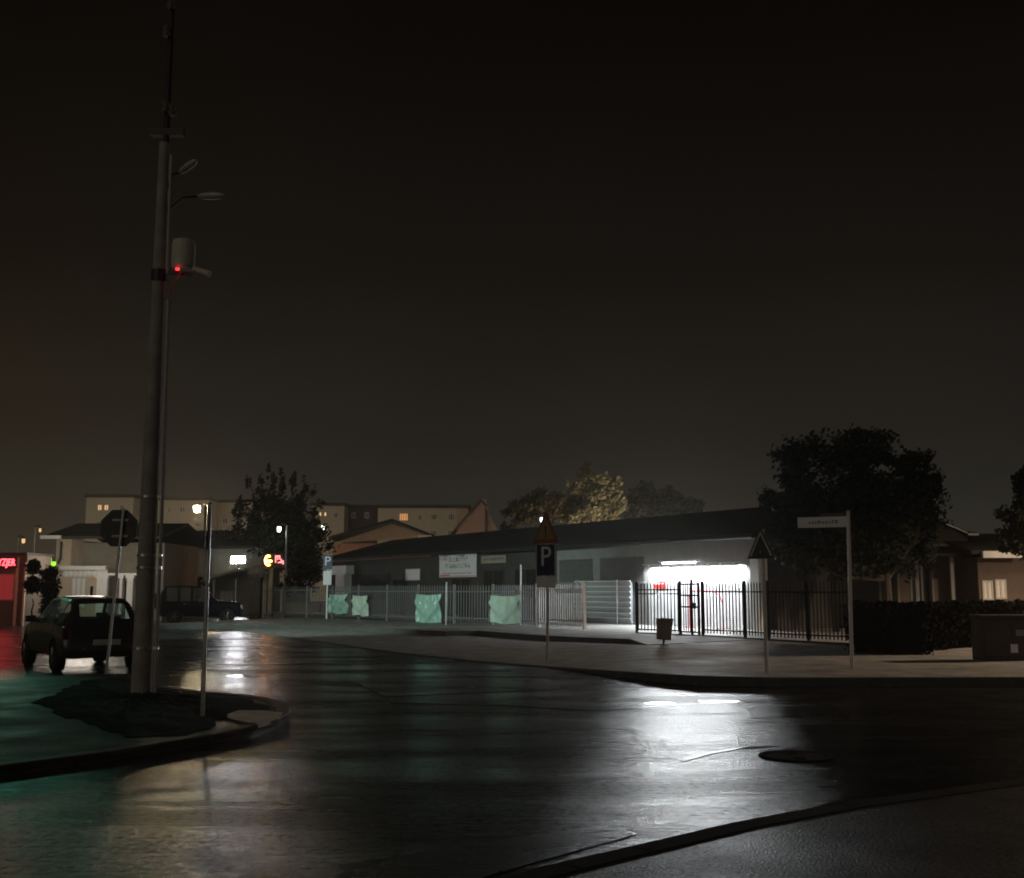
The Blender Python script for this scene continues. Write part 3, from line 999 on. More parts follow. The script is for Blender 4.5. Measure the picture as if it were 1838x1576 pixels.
bxo = bx.build("equipment_drum", M["grey_box"], up_, smooth=False)
led = MB().box(XP(322, 489), XP(328, 489), -0.2, -0.17, ZP(491), ZP(487)).build("indicator_light", M["e_red_led"], up_)
MB().path([(XP(328, 492), -0.06, ZP(490)), (XP(320, 500), -0.05, ZP(500)), (XP(310, 512), -0.03, ZP(512)), (0.165, -0.02, ZP(530))], 0.014, 6).build("cable", M["red"], up_)
cm = MB().tube((XP(352, 484), 0, ZP(484)), (XP(378, 492), -0.06, ZP(494)), 0.045, 0.05, 10)
cm.build("camera_head", M["grey_box"], up_)
# lamp heads, unlit
for (xa, ya, xb, yb, tilt) in ((322, 310, 358, 294, 0), (355, 352, 408, 357, 0)):
    A = Vector((XP(xa, ya), 0, ZP(ya)))
    B = Vector((XP(xb, yb), -0.15, ZP(yb)))
    d = (B - A)
    hm = MB()
    prof = [(0, 0.03), (0.15, 0.075), (0.5, 0.1), (0.85, 0.08), (1.0, 0.03)]
    for (t0, r0), (t1, r1) in zip(prof[:-1], prof[1:]):
        hm.tube(A + d * t0, A + d * t1, r0 * 0.62, r1 * 0.62, 10)
    hm.build("lamp_head", M["steel_dull"], up_)
    MB().path([(0.08, 0, ZP(ya) - 0.25), (A.x * 0.6, 0, ZP(ya) - 0.02), (A.x, 0, A.z)], 0.018, 6).build("lamp_arm", M["dark_metal"], up_)
z = ZP(238)
MB().box(-0.22, 0.3, -0.06, 0.06, z - 0.06, z + 0.05).build("cross_arm", M["dark_metal"], up_)
for x, py in ((0.02, 205), (0.12, 212), (-0.02, 70), (0.03, 20)):
    MB().lathe([(0.0, ZP(py)), (0.05, ZP(py)), (0.07, ZP(py) + 0.06), (0.04, ZP(py) + 0.09), (0.06, ZP(py) + 0.15), (0.0, ZP(py) + 0.2)], 12, c=(x, -0.08, 0)).build("insulator", M["insul"], up_)


# ------------------------------------------------------------------ sign posts
def post(name, label, base, topz, r, cat="sign", lean=(0, 0)):
    t = thing(name, label, cat, base, rot=(0, 0, 0))
    MB().tube((0, 0, -0.1), (lean[0], lean[1], topz), r, r, 12).build("post", M["steel"], t)
    MB().tube((lean[0], lean[1], topz), (lean[0], lean[1], topz + 0.015), r * 1.15, r * 1.0, 12).build("cap", M["dark_metal"], t)
    return t


b = gnd(190, 1208, 0.08)
tz = at(222, 914, b.y).z - 0.08
tx = at(222, 914, b.y).x - b.x
st = post("stop_sign", "back of an octagonal sign on a leaning post by the car", b, tz, 0.028, lean=(tx, 0.0))
cxo = at(214, 948, b.y + 0.06)
rad = 0.37
oc = [(cxo.x - b.x + rad * math.cos(R(22.5 + 45 * k)), 0.045, cxo.z - 0.08 + rad * math.sin(R(22.5 + 45 * k))) for k in range(8)]
MB().disc_poly(oc, (0, 1, 0), 0.02).build("octagon_plate", M["sign_back"], st)
for dz in (-0.15, 0.15):
    MB().box(cxo.x - b.x - 0.12, cxo.x - b.x + 0.18, 0.02, 0.045, cxo.z - 0.08 + dz - 0.02, cxo.z - 0.08 + dz + 0.02).build("clamp", M["steel_dull"], st)

b = gnd(363, 1289, 0.08)
tz = at(363, 905, b.y).z - 0.08
sp_ = post("sign_post", "slim steel post with a sign seen edge on near the kerb corner", b, tz, 0.026)
_pl = MB().box(-0.055, -0.04, -0.3, 0.3, tz - 0.55, tz - 0.03).build("sign_plate", M["sign_back"], sp_)
_pl.rotation_euler = (0, 0, R(14))
MB().box(-0.03, -0.02, -0.05, 0.05, tz - 0.45, tz - 0.41).box(-0.03, -0.02, -0.05, 0.05, tz - 0.15, tz - 0.11).build("clamp", M["steel"], sp_)
sb2 = gnd(277, 1247, 0.08)


def frame_plate(parent, pts, nrm, m, th=0.02, name="plate"):
    return MB().disc_poly(pts, nrm, th).build(name, m, parent)


# warning triangle + parking sign
b = gnd(983, 1187, 0.04)
ph = at(983, 925, b.y).z - 0.04
ps = post("parking_sign", "blue parking sign with warning triangle above on a steel post", b, ph + 0.0, 0.03)
rzp = R(-40)
fr_ = bpy.data.objects.new("sign_face", None)


def rot2(pts, a, y=0.0):
    return [(p[0] * math.cos(a) - y * math.sin(a), p[0] * math.sin(a) + y * math.cos(a), p[1]) for p in pts]


def ZS(py):
    return at(983, py, b.y).z - 0.04


zt, zb_ = ZS(916), ZS(975)
hw = 0.36
a_ = rzp
nr = (math.sin(a_) * 1.0, -math.cos(a_), 0)
tri = [(-hw, zb_), (hw, zb_), (0, zt)]
tp = frame_plate(ps, rot2(tri, a_, -0.04), nr, M["sign_red"], 0.015, "warning_triangle")
tri2 = [(-hw * 0.72, zb_ + 0.085), (hw * 0.72, zb_ + 0.085), (0, zt - 0.15)]
yp = frame_plate(tp, rot2(tri2, a_, -0.057), nr, M["sign_yellow"], 0.003, "face")
zc = zb_ + 0.13
MB().hexa(rot2([(-0.022, zc), (0.022, zc), (0.022, zc + 0.05), (-0.022, zc + 0.05)], a_, -0.061), rot2([(-0.022, zc), (0.022, zc), (0.022, zc + 0.05), (-0.022, zc + 0.05)], a_, -0.063)).hexa(rot2([(-0.015, zc + 0.08), (0.015, zc + 0.08), (0.024, zc + 0.25), (-0.024, zc + 0.25)], a_, -0.061), rot2([(-0.015, zc + 0.08), (0.015, zc + 0.08), (0.024, zc + 0.25), (-0.024, zc + 0.25)], a_, -0.063)).build("exclamation_mark", M["trim"], tp)
z1, z0 = ZS(978), ZS(1033)
hw = 0.27
pp = frame_plate(ps, rot2([(-hw, z0), (hw, z0), (hw, z1), (-hw, z1)], a_, -0.04), nr, M["sign_blue"], 0.015, "parking_plate")
# capital P
lt = text("P", 0.62, "letter", M["sign_white"], pp, (0, 0, 0), depth=0.003)
off = Vector((math.sin(a_), -math.cos(a_), 0)) * 0.06
lt.location = (off.x - 0.0, off.y, (z0 + z1) / 2 + 0.06)
lt.rotation_euler = (R(90), 0, a_)
bd = MB()
for q in ([(-hw, z0), (-hw + 0.015, z0), (-hw + 0.015, z1), (-hw, z1)], [(hw - 0.015, z0), (hw, z0), (hw, z1), (hw - 0.015, z1)]):
    bd.hexa(rot2(q, a_, -0.056), rot2(q, a_, -0.059))
bd.build("border", M["sign_white"], pp)
z1, z0 = ZS(1035), ZS(1055)
frame_plate(ps, rot2([(-hw, z0), (hw, z0), (hw, z1), (-hw, z1)], a_, -0.04), nr, M["sign_white"], 0.015, "lower_plate")

# triangle sign right
b = gnd(1376, 1208, 0.15)
tz = at(1376, 950, b.y).z - 0.15
cs = post("warning_sign", "dark triangular warning sign on a steel post before the big tree", b, tz, 0.032)
z0, z1 = at(1376, 1003, b.y).z - 0.15, at(1376, 946, b.y).z - 0.15
hw = 0.3
a_ = R(-48)
nr = (math.sin(a_), -math.cos(a_), 0)
tp = frame_plate(cs, rot2([(-hw, z0), (hw, z0), (0, z1)], a_, -0.045), nr, M["sign_back"], 0.02, "triangle_plate")  # front given the dark back colour to show its backlit face
ed = MB()
for q in ([(-hw * 0.78, z0 + 0.05), (-hw * 0.68, z0 + 0.05), (0, z1 - 0.12), (0, z1 - 0.08)], [(hw * 0.78, z0 + 0.05), (hw * 0.68, z0 + 0.05), (0, z1 - 0.12), (0, z1 - 0.08)]):
    ed.hexa(rot2(q, a_, -0.066), rot2(q, a_, -0.07))
ed.build("border", M["sign_white"], tp)
MB().box(-0.06, 0.06, -0.045, 0.04, z0 + 0.1, z0 + 0.14).build("clamp", M["steel_dull"], cs)

# street name post
b = gnd(1529, 1201, 0.16)
tz = at(1522, 917, b.y).z - 0.16
nx = at(1522, 917, b.y).x - b.x
ns = post("street_name_sign", "steel post carrying two street name blades before the big tree", b, tz, 0.034, lean=(nx, 0))
for (xa, ya0, ya1, xb, yb0, yb1, ang, nm) in ((1436, 932, 949, 1517, 924, 944, 24, 1), (1475, 920, 935, 1519, 923, 940, 14, 2)):
    La = (at(xb, 935, b.y).x - at(xa, 935, b.y).x) / math.cos(R(ang))
    z0, z1 = at(1500, 946 if nm == 1 else 938, b.y).z - 0.16, at(1500, 927 if nm == 1 else 920, b.y).z - 0.16
    e = Vector((-math.cos(R(ang)), math.sin(R(ang)), 0))
    n_ = Vector((-e.y, e.x, 0))
    if n_.y > 0:
        n_ = -n_
    o = Vector((nx - 0.02, -0.045 if nm == 1 else 0.05, 0))
    A, B = o + e * 0.02, o + e * La
    bm_ = MB()
    bm_.disc_poly([(A.x, A.y, z0), (B.x, B.y, z0), (B.x, B.y, z1), (A.x, A.y, z1)], n_, 0.015)
    bo = bm_.build("name_blade", M["sign_white"] if nm == 1 else M["sign_back"], ns)
    if nm == 1:
        s_ = MB()
        rnd = random.Random(4)
        x = La * 0.78
        while x > La * 0.2:
            wd = rnd.uniform(0.03, 0.055)
            P1, P2 = o + e * x + n_ * 0.0155, o + e * (x - wd) + n_ * 0.0155
            zz0, zz1 = z0 + (z1 - z0) * 0.35, z0 + (z1 - z0) * rnd.uniform(0.55, 0.7)
            s_.disc_poly([(P1.x, P1.y, zz0), (P2.x, P2.y, zz0), (P2.x, P2.y, zz1), (P1.x, P1.y, zz1)], n_, 0.002)
            x -= wd + 0.02
        s_.build("lettering", M["sign_grey"], bo)

# far parking sign by the left fence
b = gnd(586, 1118, 0.0)
fp = thing("parking_sign", "small distant parking sign on a white post at the fence's left end", "sign", (b.x, b.y, 0))
zz = lambda py: at(586, py, b.y).z
MB().tube((0, 0, -0.1), (0, 0, zz(998)), 0.04).build("post", M["white"], fp)
pl_ = MB().box(-0.22, 0.22, -0.07, -0.045, zz(1022), zz(996)).build("parking_plate", M["sign_blue"], fp)
text("P", 0.62, "letter", M["sign_white"], pl_, (0, -0.072, zz(1008)), depth=0.003)
MB().box(-0.2, 0.2, -0.07, -0.045, zz(1050), zz(1025)).build("lower_plate", M["sign_white"], fp)
b0 = gnd(575, 1112, 0.0)
# ------------------------------------------------------------------ litter bin
b = gnd(1191, 1158, 0.18)
lb = thing("litter_bin", "small dark tilted litter bin on a single leg before the black fence", "bin", (b.x, b.y, 0.18), rot=(0, R(4), R(20)))
bd = MB()
bd.hexa([(-0.15, -0.12, 0.14), (0.15, -0.12, 0.14), (0.15, 0.12, 0.14), (-0.15, 0.12, 0.14)], [(-0.18, -0.14, 0.66), (0.18, -0.14, 0.66), (0.18, 0.14, 0.66), (-0.18, 0.14, 0.66)])
bd.build("bin_body", M["dark_metal"], lb, bevel=0.012)
rm = MB()
for k in range(6):
    x = -0.17 + 0.34 * (k + 0.5) / 6
    rm.box(x - 0.025, x + 0.02, -0.15, -0.13, 0.6, 0.69)
rm.box(-0.19, 0.19, -0.15, 0.15, 0.655, 0.672)
rm.build("rim", M["dark_metal"], lb)
MB().tube((0, 0, -0.05), (0, 0, 0.2), 0.03).build("leg", M["dark_metal"], lb)
MB().lathe([(0.0, 0), (0.14, 0), (0.14, 0.015), (0.0, 0.02)], 16).build("base_plate", M["dark_metal"], lb)


# ------------------------------------------------------------------ cars
def car(name, label, loc, heading, p, paint):
    """p: dict with length, half width, stations of the outline (s, belt z, roof z, roof half width factor) and glazing"""
    t = thing(name, label, "car", loc, heading)           # local +x forward, origin under rear axle centre
    st_ = p["st"]
    hw, wb, wr = p["hw"], p["wb"], p["wr"]
    dense = []
    for (a, b_) in zip(st_[:-1], st_[1:]):
        n = max(1, int((b_[0] - a[0]) / 0.05))
        for k in range(n):
            dense.append([a[i] + (b_[i] - a[i]) * k / n for i in range(5)] + [k == 0])
    dense.append(list(st_[-1]) + [True])
    rings = []
    clr = p["clr"]
    for s, zb, zr, wf, rf, _ in dense:
        ww = hw * wf
        low = clr
        for c in (0, wb):
            dd = abs(s - c)
            rr = wr + 0.06
            if dd < rr:
                low = max(low, wr + math.sqrt(rr * rr - dd * dd) * 0.98)
        z2 = max(low + 0.005, clr + 0.18)
        z3 = max(z2 + 0.01, clr + (zb - clr) * 0.62)
        green = zr - zb > 0.12
        rw = hw * rf
        half = [(0.0, clr + 0.02), (ww * 0.86, max(clr, low) if low > clr else clr), (ww * 0.97, max(low, clr + 0.07)), (ww, z2), (ww, z3), (ww * 0.965, zb)]
        if green:
            half += [(rw, zr - 0.06), (rw * 0.9, zr - 0.012), (rw * 0.74, zr), (0.0, zr + 0.012)]
        else:
            half += [(ww * 0.93, zb + (zr - zb) * 0.6), (ww * 0.8, zr), (ww * 0.6, zr + 0.01), (0.0, zr + 0.02)]
        rings.append([(s, y, z) for y, z in half] + [(s, -y, z) for y, z in half[-2:0:-1]])
    nr_ = len(rings[0])
    H = 10
    body, panes = MB(), {}
    for r in rings:
        body.v += r

    def region(i, j):
        s = 0.5 * (dense[i][0] + dense[i + 1][0])
        jj = j if j < H - 1 else nr_ - 1 - j
        side = "l" if j < H - 1 else "r"
        for nm, (a, b_), js in p["glass"]:
            if a <= s <= b_ and jj in js:
                return nm + ("_" + side if 5 in js else "")
        return None
    for i in range(len(rings) - 1):
        for j in range(nr_):
            l = (j + 1) % nr_
            f = (i * nr_ + j, i * nr_ + l, (i + 1) * nr_ + l, (i + 1) * nr_ + j)
            rg_ = region(i, j)
            if rg_:
                panes.setdefault(rg_, []).append(f)
            else:
                body.f.append(f)
    body.f.append(tuple(range(nr_)))
    body.f.append(tuple(range((len(rings) - 1) * nr_, len(rings) * nr_)))
    bo = body.build("body", paint, t, smooth=True)
    bo.data.set_sharp_from_angle(angle=R(38))
    for nm, fs in panes.items():
        m_ = MB()
        for f in fs:
            m_.quad(*[body.v[k] for k in f])
        nm2 = nm.rsplit("_", 1)[0] if nm[-2:] in ("_l", "_r") else nm
        m_.build(nm2, M["car_glass"], t)
    # wheels
    for sx in (0, wb):
        for sd in (-1, 1):
            yo = sd * (hw - 0.1)
            w_ = MB().lathe([(wr * 0.62, -0.09), (wr * 0.95, -0.1), (wr, -0.07), (wr, 0.07), (wr * 0.95, 0.1), (wr * 0.62, 0.09)], 28, "y", (0, 0, 0))
            wo = w_.build("wheel", M["rubber"], t, smooth=False)
            wo.location = (sx, yo, wr)
            r_ = MB().lathe([(0.0, 0.05 * sd), (wr * 0.6, 0.06 * sd), (wr * 0.63, 0.085 * sd), (wr * 0.55, 0.09 * sd), (wr * 0.2, 0.075 * sd), (0.0, 0.08 * sd)], 24, "y")
            for k in range(5):
                a = 2 * math.pi * k / 5
                r_.tube((0, 0.085 * sd, 0), (wr * 0.56 * math.cos(a), 0.085 * sd, wr * 0.56 * math.sin(a)), 0.03, 0.035, 6)
            r_.build("rim", M["rim"], wo)
    for bx_, nm, m_ in p["extra"]:
        for sd in ((-1, 1) if bx_[-1] else (1,)):
            y0, y1 = bx_[2] * sd, bx_[3] * sd
            MB().box(bx_[0], bx_[1], min(y0, y1), max(y0, y1), bx_[4], bx_[5]).build(nm, M[m_], t, bevel=0.01)
    # seats
    for (sx, zz_) in p["seats"]:
        for sd in (-1, 1):
            MB().box(sx, sx + 0.14, sd * 0.38 - 0.24, sd * 0.38 + 0.24, 0.5, zz_).box(sx + 0.02, sx + 0.12, sd * 0.38 - 0.12, sd * 0.38 + 0.12, zz_ + 0.03, zz_ + 0.2).build("seat", M["seat"], t, bevel=0.03)
    return t


# small hatchback seen from behind: rear axle s = 0
hb = dict(hw=0.84, wb=2.46, wr=0.3, clr=0.27,
          st=[(-0.72, 0.6, 0.62, 0.8, 0.6), (-0.68, 0.66, 0.7, 0.93, 0.6), (-0.61, 0.8, 0.84, 0.97, 0.7), (-0.57, 0.87, 0.98, 0.985, 0.76), (-0.53, 0.88, 1.02, 0.99, 0.77),
              (-0.18, 0.9, 1.36, 1.0, 0.69), (0.02, 0.92, 1.42, 1.0, 0.68), (0.9, 0.93, 1.46, 1.0, 0.68), (1.45, 0.92, 1.42, 1.0, 0.69), (2.15, 0.93, 1.0, 0.99, 0.84), (2.3, 0.9, 0.95, 0.985, 0.86),
              (2.75, 0.82, 0.86, 0.96, 0.8), (3.05, 0.7, 0.76, 0.88, 0.7), (3.16, 0.6, 0.63, 0.74, 0.6)],
          glass=[("rear_window", (-0.53, -0.22), (8,)), ("windshield", (1.5, 2.14), (7, 8)), ("side_window", (0.0, 0.78), (5,)), ("side_window", (0.86, 1.85), (5,)), ("quarter_window", (-0.3, -0.06), (5,))],
          extra=[((-0.69, -0.56, 0.68, 0.82, 0.64, 0.86, True), "tail_light", "tail"), ((3.0, 3.1, 0.45, 0.7, 0.58, 0.72, True), "headlight", "lens"), ((1.72, 1.86, 0.8, 0.99, 0.93, 1.06, True), "mirror", "car_black"),
                 ((-0.76, -0.715, -0.26, 0.26, 0.52, 0.63, False), "number_plate", "plate"), ((0.1, 0.26, 0.825, 0.855, 0.8, 0.83, True), "door_handle", "chrome"), ((1.0, 1.16, 0.825, 0.855, 0.78, 0.81, True), "door_handle", "chrome"),
                 ((-0.73, -0.62, -0.76, 0.76, 0.3, 0.42, False), "bumper", "trim"), ((-0.735, -0.66, -0.3, 0.3, 0.7, 0.725, False), "trim_strip", "chrome")],
          seats=[(0.15, 0.85), (1.05, 0.92)])
rl = gnd(98, 1206, 0.0)
hx, hy = -0.575, 0.818
hd_ = math.atan2(hy, hx)
rc = Vector((rl.x, rl.y)) + Vector((hy, -hx)) * 0.74 + Vector((0, 0.1))
car("hatchback_car", "black parked hatchback seen from behind, left of the utility pole", (rc.x, rc.y, 0), hd_, hb, M["car_black"])

sv = dict(hw=0.86, wb=2.35, wr=0.36, clr=0.38,
          st=[(-0.72, 0.7, 0.75, 0.9, 0.7), (-0.68, 1.02, 1.12, 0.97, 0.78), (-0.62, 1.06, 1.5, 0.99, 0.84), (-0.45, 1.06, 1.74, 1.0, 0.84), (0.5, 1.05, 1.77, 1.0, 0.84), (1.25, 1.04, 1.74, 1.0, 0.84), (1.78, 1.04, 1.18, 0.99, 0.88), (1.9, 1.03, 1.08, 0.98, 0.88),
              (2.8, 0.94, 1.0, 0.95, 0.85), (2.98, 0.85, 0.93, 0.9, 0.8), (3.06, 0.6, 0.66, 0.86, 0.7)],
          glass=[("rear_window", (-0.63, -0.47), (8,)), ("windshield", (1.3, 1.78), (7, 8)), ("side_window", (-0.38, 0.15), (5,)), ("side_window", (0.25, 0.72), (5,)), ("side_window", (0.8, 1.5), (5,))],
          extra=[((-0.73, -0.66, 0.62, 0.8, 0.75, 1.0, True), "tail_light", "tail"), ((2.95, 3.05, 0.5, 0.76, 0.7, 0.88, True), "headlight", "lens"), ((1.35, 1.5, 0.84, 1.05, 1.06, 1.24, True), "mirror", "trim"),
                 ((-0.95, -0.73, -0.36, 0.36, 0.72, 1.42, False), "spare_wheel_cover", "trim"), ((0.35, 0.5, 0.845, 0.88, 0.92, 0.96, True), "door_handle", "chrome"), ((-0.76, -0.62, -0.8, 0.8, 0.42, 0.56, False), "bumper", "trim"),
                 ((2.98, 3.12, -0.8, 0.8, 0.44, 0.6, False), "bumper", "trim")],
          seats=[(0.1, 1.1), (0.9, 1.12)])
b = gnd(318, 1121, 0.0)
car("offroad_car", "dark blue boxy off-road car seen from the side across the side road", (b.x - 0.35, b.y + 0.7, 0), R(16), sv, M["car_blue"])


# ------------------------------------------------------------------ trees
def leaves(mb, blobs, n, size, rnd, shell=0.55, dens=60):
    tot = sum(b[3] * b[4] * b[5] for b in blobs)
    for (x, y, z, rx, ry, rz_) in blobs:
        k = int(n * rx * ry * rz_ / tot)
        sub = []
        for _ in range(max(6, k // dens)):
            d = Vector((rnd.gauss(0, 1), rnd.gauss(0, 1), rnd.gauss(0, 1))).normalized() * (rnd.uniform(shell, 1.05))
            sub.append(d)
        for _ in range(k):
            c_ = rnd.choice(sub)
            p = Vector((x + rx * c_.x, y + ry * c_.y, z + rz_ * c_.z)) + Vector((rnd.gauss(0, rx * 0.17), rnd.gauss(0, ry * 0.17), rnd.gauss(0, rz_ * 0.15)))
            u = Vector((rnd.gauss(0, 1), rnd.gauss(0, 1), rnd.gauss(0, 1))).normalized()
            w = u.orthogonal().normalized()
            s = size * rnd.uniform(0.55, 1.25)
            q = u.cross(w)
            mb.quad(p + w * s, p + q * s * 0.5, p - w * s, p - q * s * 0.5)


def tree(name, label, loc, blobs, n, size, m, trunk_r, trunk_h, seed, group=None, lean=(0, 0), shell=0.55, limbs=True, dens=60):
    rnd = random.Random(seed)
    t = thing(name, label, "tree", loc, group=group)
    tk = MB()
    top = Vector((lean[0], lean[1], trunk_h))
    pts = [Vector((0, 0, -0.2))]
    for k in range(1, 6):
        f = k / 5
        pts.append(Vector((lean[0] * f + rnd.uniform(-0.05, 0.05), lean[1] * f, trunk_h * f)))
    for k in range(5):
        tk.tube(pts[k], pts[k + 1], trunk_r * (1 - 0.12 * k), trunk_r * (1 - 0.12 * (k + 1)), 9)
    tko = tk.build("trunk", M["bark"], t)
    for b_ in blobs if limbs else []:
        a = pts[rnd.choice((3, 4, 5))]
        e = Vector(b_[:3]) + Vector((0, 0, b_[5] * 0.4))
        mid = a.lerp(e, 0.5) + Vector((rnd.uniform(-0.2, 0.2), 0, -0.1 * (e - a).length))
        MB().tube(a, mid, trunk_r * 0.42, trunk_r * 0.28, 6).tube(mid, e, trunk_r * 0.28, trunk_r * 0.08, 6).build("limb", M["bark"], t)
    cr = MB()
    leaves(cr, blobs, n, size, rnd, shell, dens)
    cr.build("crown", m, t, fix=False)
    return t


def blobs_px(base, Y, lst):
    """lst of (px, py, radius px x, radius px z, dy)"""
    out = []
    for px, py, rx, rz_, dy in lst:
        p = at(px, py, Y + dy)
        k = (Y + dy) / F
        out.append((p.x - base[0], p.y - base[1], p.z, rx * k, max(rx, rz_) * k * 0.8, rz_ * k))
    return out


# big dark tree on the right
b = at(1592, 1058, 37.0)
tree("broadleaf_tree", "large dark broad-crowned tree behind the street name sign", (b.x, b.y, 0),
     blobs_px((b.x, b.y), 37.0, [(1450, 825, 62, 42, 0), (1550, 812, 70, 38, 0.6), (1635, 832, 50, 34, 0), (1420, 900, 48, 52, -0.4), (1520, 895, 80, 65, 0), (1625, 905, 68, 58, 0.3), (1672, 868, 30, 26, 0), (1668, 945, 30, 38, 0.2), (1560, 975, 78, 55, -0.3), (1450, 975, 62, 52, -0.2), (1412, 950, 32, 36, 0), (1640, 990, 40, 40, 0.2), (1430, 1010, 30, 28, 0)]),
     26000, 0.1, M["leaf"], 0.2, 3.2, 21, shell=0.35)
b = at(1497, 1058, 38.5)
tree("slim_tree", "slim dark tree stem under the left of the broad crown", (b.x, b.y, 0), blobs_px((b.x, b.y), 38.5, [(1490, 990, 45, 60, 0), (1505, 930, 50, 45, 0)]), 1800, 0.11, M["leaf"], 0.13, 3.4, 22)
# right edge tree
b = at(1850, 1058, 36.0)
tree("conifer_tree", "dark tall tree cut by the right edge of the view", (b.x, b.y, 0), blobs_px((b.x, b.y), 36.0, [(1835, 860, 24, 44, 0), (1828, 912, 34, 38, 0), (1840, 960, 48, 42, 0), (1870, 900, 40, 70, 0.3), (1812, 975, 22, 24, 0)]), 5000, 0.11, M["leaf"], 0.18, 3.0, 23, shell=0.4)
# left dark tree with spiky top
b = at(497, 1058, 78.0)
tree("spiky_tree", "dark tree with spiky upright tops left of the shop roof", (b.x, b.y, 0),
     blobs_px((b.x, b.y), 78.0, [(500, 915, 55, 34, 0), (452, 925, 26, 36, 0), (545, 920, 28, 34, 0), (446, 868, 6, 18, 0), (468, 872, 8, 26, 0), (486, 856, 8, 26, 0), (505, 868, 9, 30, 0), (528, 856, 7, 28, 0), (548, 872, 7, 24, 0), (562, 884, 7, 18, 0), (495, 965, 72, 40, -0.4), (425, 978, 36, 34, 0), (560, 970, 34, 34, 0), (545, 1010, 44, 40, 0), (430, 905, 8, 14, 0), (574, 905, 8, 14, 0)]),
     12000, 0.17, M["leaf"], 0.26, 4.5, 24, shell=0.3)
# lit yellow tree and dark trees beyond the roof
b = at(1062, 1058, 96.0)
tree("autumn_tree", "yellowish lamp-lit tree rising behind the shop roof", (b.x, b.y, 0),
     blobs_px((b.x, b.y), 96.0, [(1065, 862, 26, 22, 0), (1030, 885, 26, 24, 0), (1080, 892, 34, 28, 0), (1050, 920, 46, 30, 0), (1106, 870, 10, 22, 0), (1110, 893, 16, 14, 0), (1018, 915, 22, 24, 0), (1095, 920, 26, 20, 0), (1050, 842, 16, 14, 0.5)]),
     7500, 0.22, M["leaf_warm"], 0.25, 5.5, 25, shell=0.3)
b = at(1170, 1058, 100.0)
tree("broadleaf_tree", "dark low tree behind the roof right of the yellow one", (b.x, b.y, 0), blobs_px((b.x, b.y), 100.0, [(1165, 895, 34, 26, 0), (1200, 905, 32, 26, 0), (1235, 915, 36, 22, 0), (1140, 918, 26, 22, 0)]), 3500, 0.24, M["leaf"], 0.25, 5.0, 26)
b = at(945, 1058, 92.0)
tree("broadleaf_tree", "faint brownish tree behind the roof left of the yellow one", (b.x, b.y, 0), blobs_px((b.x, b.y), 92.0, [(945, 915, 30, 28, 0), (985, 905, 28, 30, 0), (915, 930, 20, 20, 0)]), 3000, 0.22, M["leaf_brown"], 0.2, 4.6, 27)
# clipped columns by the left house
for px, y0, y1, w_, lb_ in ((90, 1018, 1108, 17, "tall clipped column shrub beside the cream house"), (60, 1004, 1062, 13, "round clipped shrub on a bare stem left of the column shrub")):
    b = at(px, 1058, 47.0)
    k = 47.0 / F
    ct = at(px, (y0 + y1) / 2, 47.0)
    if px == 90:
        bl_ = blobs_px((b.x, b.y), 47.0, [(px, 1032, w_, 16, 0), (px, 1055, w_, 18, 0), (px, 1080, w_, 18, 0), (px, 1098, w_, 12, 0)])
    else:
        bl_ = blobs_px((b.x, b.y), 47.0, [(px, 1018, w_ * 0.9, 13, 0), (px - 1, 1050, w_, 14, 0)])
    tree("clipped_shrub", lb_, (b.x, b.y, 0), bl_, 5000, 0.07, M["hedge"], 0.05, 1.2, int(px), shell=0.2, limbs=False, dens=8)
b = at(400, 1058, 66.0)
tree("round_bush", "dark bush behind the off-road car", (b.x, b.y, 0), blobs_px((b.x, b.y), 66.0, [(345, 1062, 14, 20, 0), (360, 1052, 16, 18, 0)]), 900, 0.1, M["hedge"], 0.06, 0.8, 40, limbs=False)
b = at(575, 1058, 66.0)
tree("round_bush", "dark bush behind the distant parking sign", (b.x, b.y, 0), blobs_px((b.x, b.y), 66.0, [(548, 1040, 26, 24, 0), (520, 1050, 18, 18, 0)]), 1800, 0.1, M["hedge"], 0.06, 0.8, 41, limbs=False)


# hedge, L shaped
def hedge(name, label, pts, h, th, seed, n):
    rnd = random.Random(seed)
    t = thing(name, label, "hedge", (pts[0].x, pts[0].y, 0.16))
    lv, core = MB(), MB()
    tot = sum((b - a).length for a, b in zip(pts[:-1], pts[1:]))
    for a, b_ in zip(pts[:-1], pts[1:]):
        e = (b_ - a).normalized()
        nn = Vector((-e.y, e.x))
        A, B = a - pts[0], b_ - pts[0]
        core.prism([A + nn * 0.12, B + nn * 0.12, B + nn * (th - 0.12), A + nn * (th - 0.12)], -0.1, h - 0.15)
        for _ in range(int(n * (b_ - a).length / tot)):
            s, o, z = rnd.uniform(-0.1, (b_ - a).length + 0.1), rnd.uniform(-0.03, th + 0.03), rnd.uniform(0, h + 0.05) ** 0.9
            if rnd.random() < 0.6:
                o = rnd.choice((rnd.gauss(0.03, 0.06), rnd.gauss(th, 0.05)))
            p = Vector((A.x + e.x * s + nn.x * o, A.y + e.y * s + nn.y * o, z + 0.06 * math.sin(s * 2.2)))
            u = Vector((rnd.gauss(0, 1), rnd.gauss(0, 1), rnd.gauss(0, 1))).normalized()
            w = u.orthogonal().normalized()
            q = u.cross(w)
            sz = rnd.uniform(0.04, 0.09)
            lv.quad(p + w * sz, p + q * sz * 0.6, p - w * sz, p - q * sz * 0.6)
    core.build("core", M["hedge"], t)
    lv.build("foliage", M["hedge"], t, fix=False)


hedge("hedge", "low dark clipped hedge turning the corner before the right house", [G2(1530, 1158, 0.16), G2(1592, 1175, 0.16), G2(1770, 1161, 0.16), G2(1960, 1150, 0.16)], 1.05, 0.9, 5, 20000)

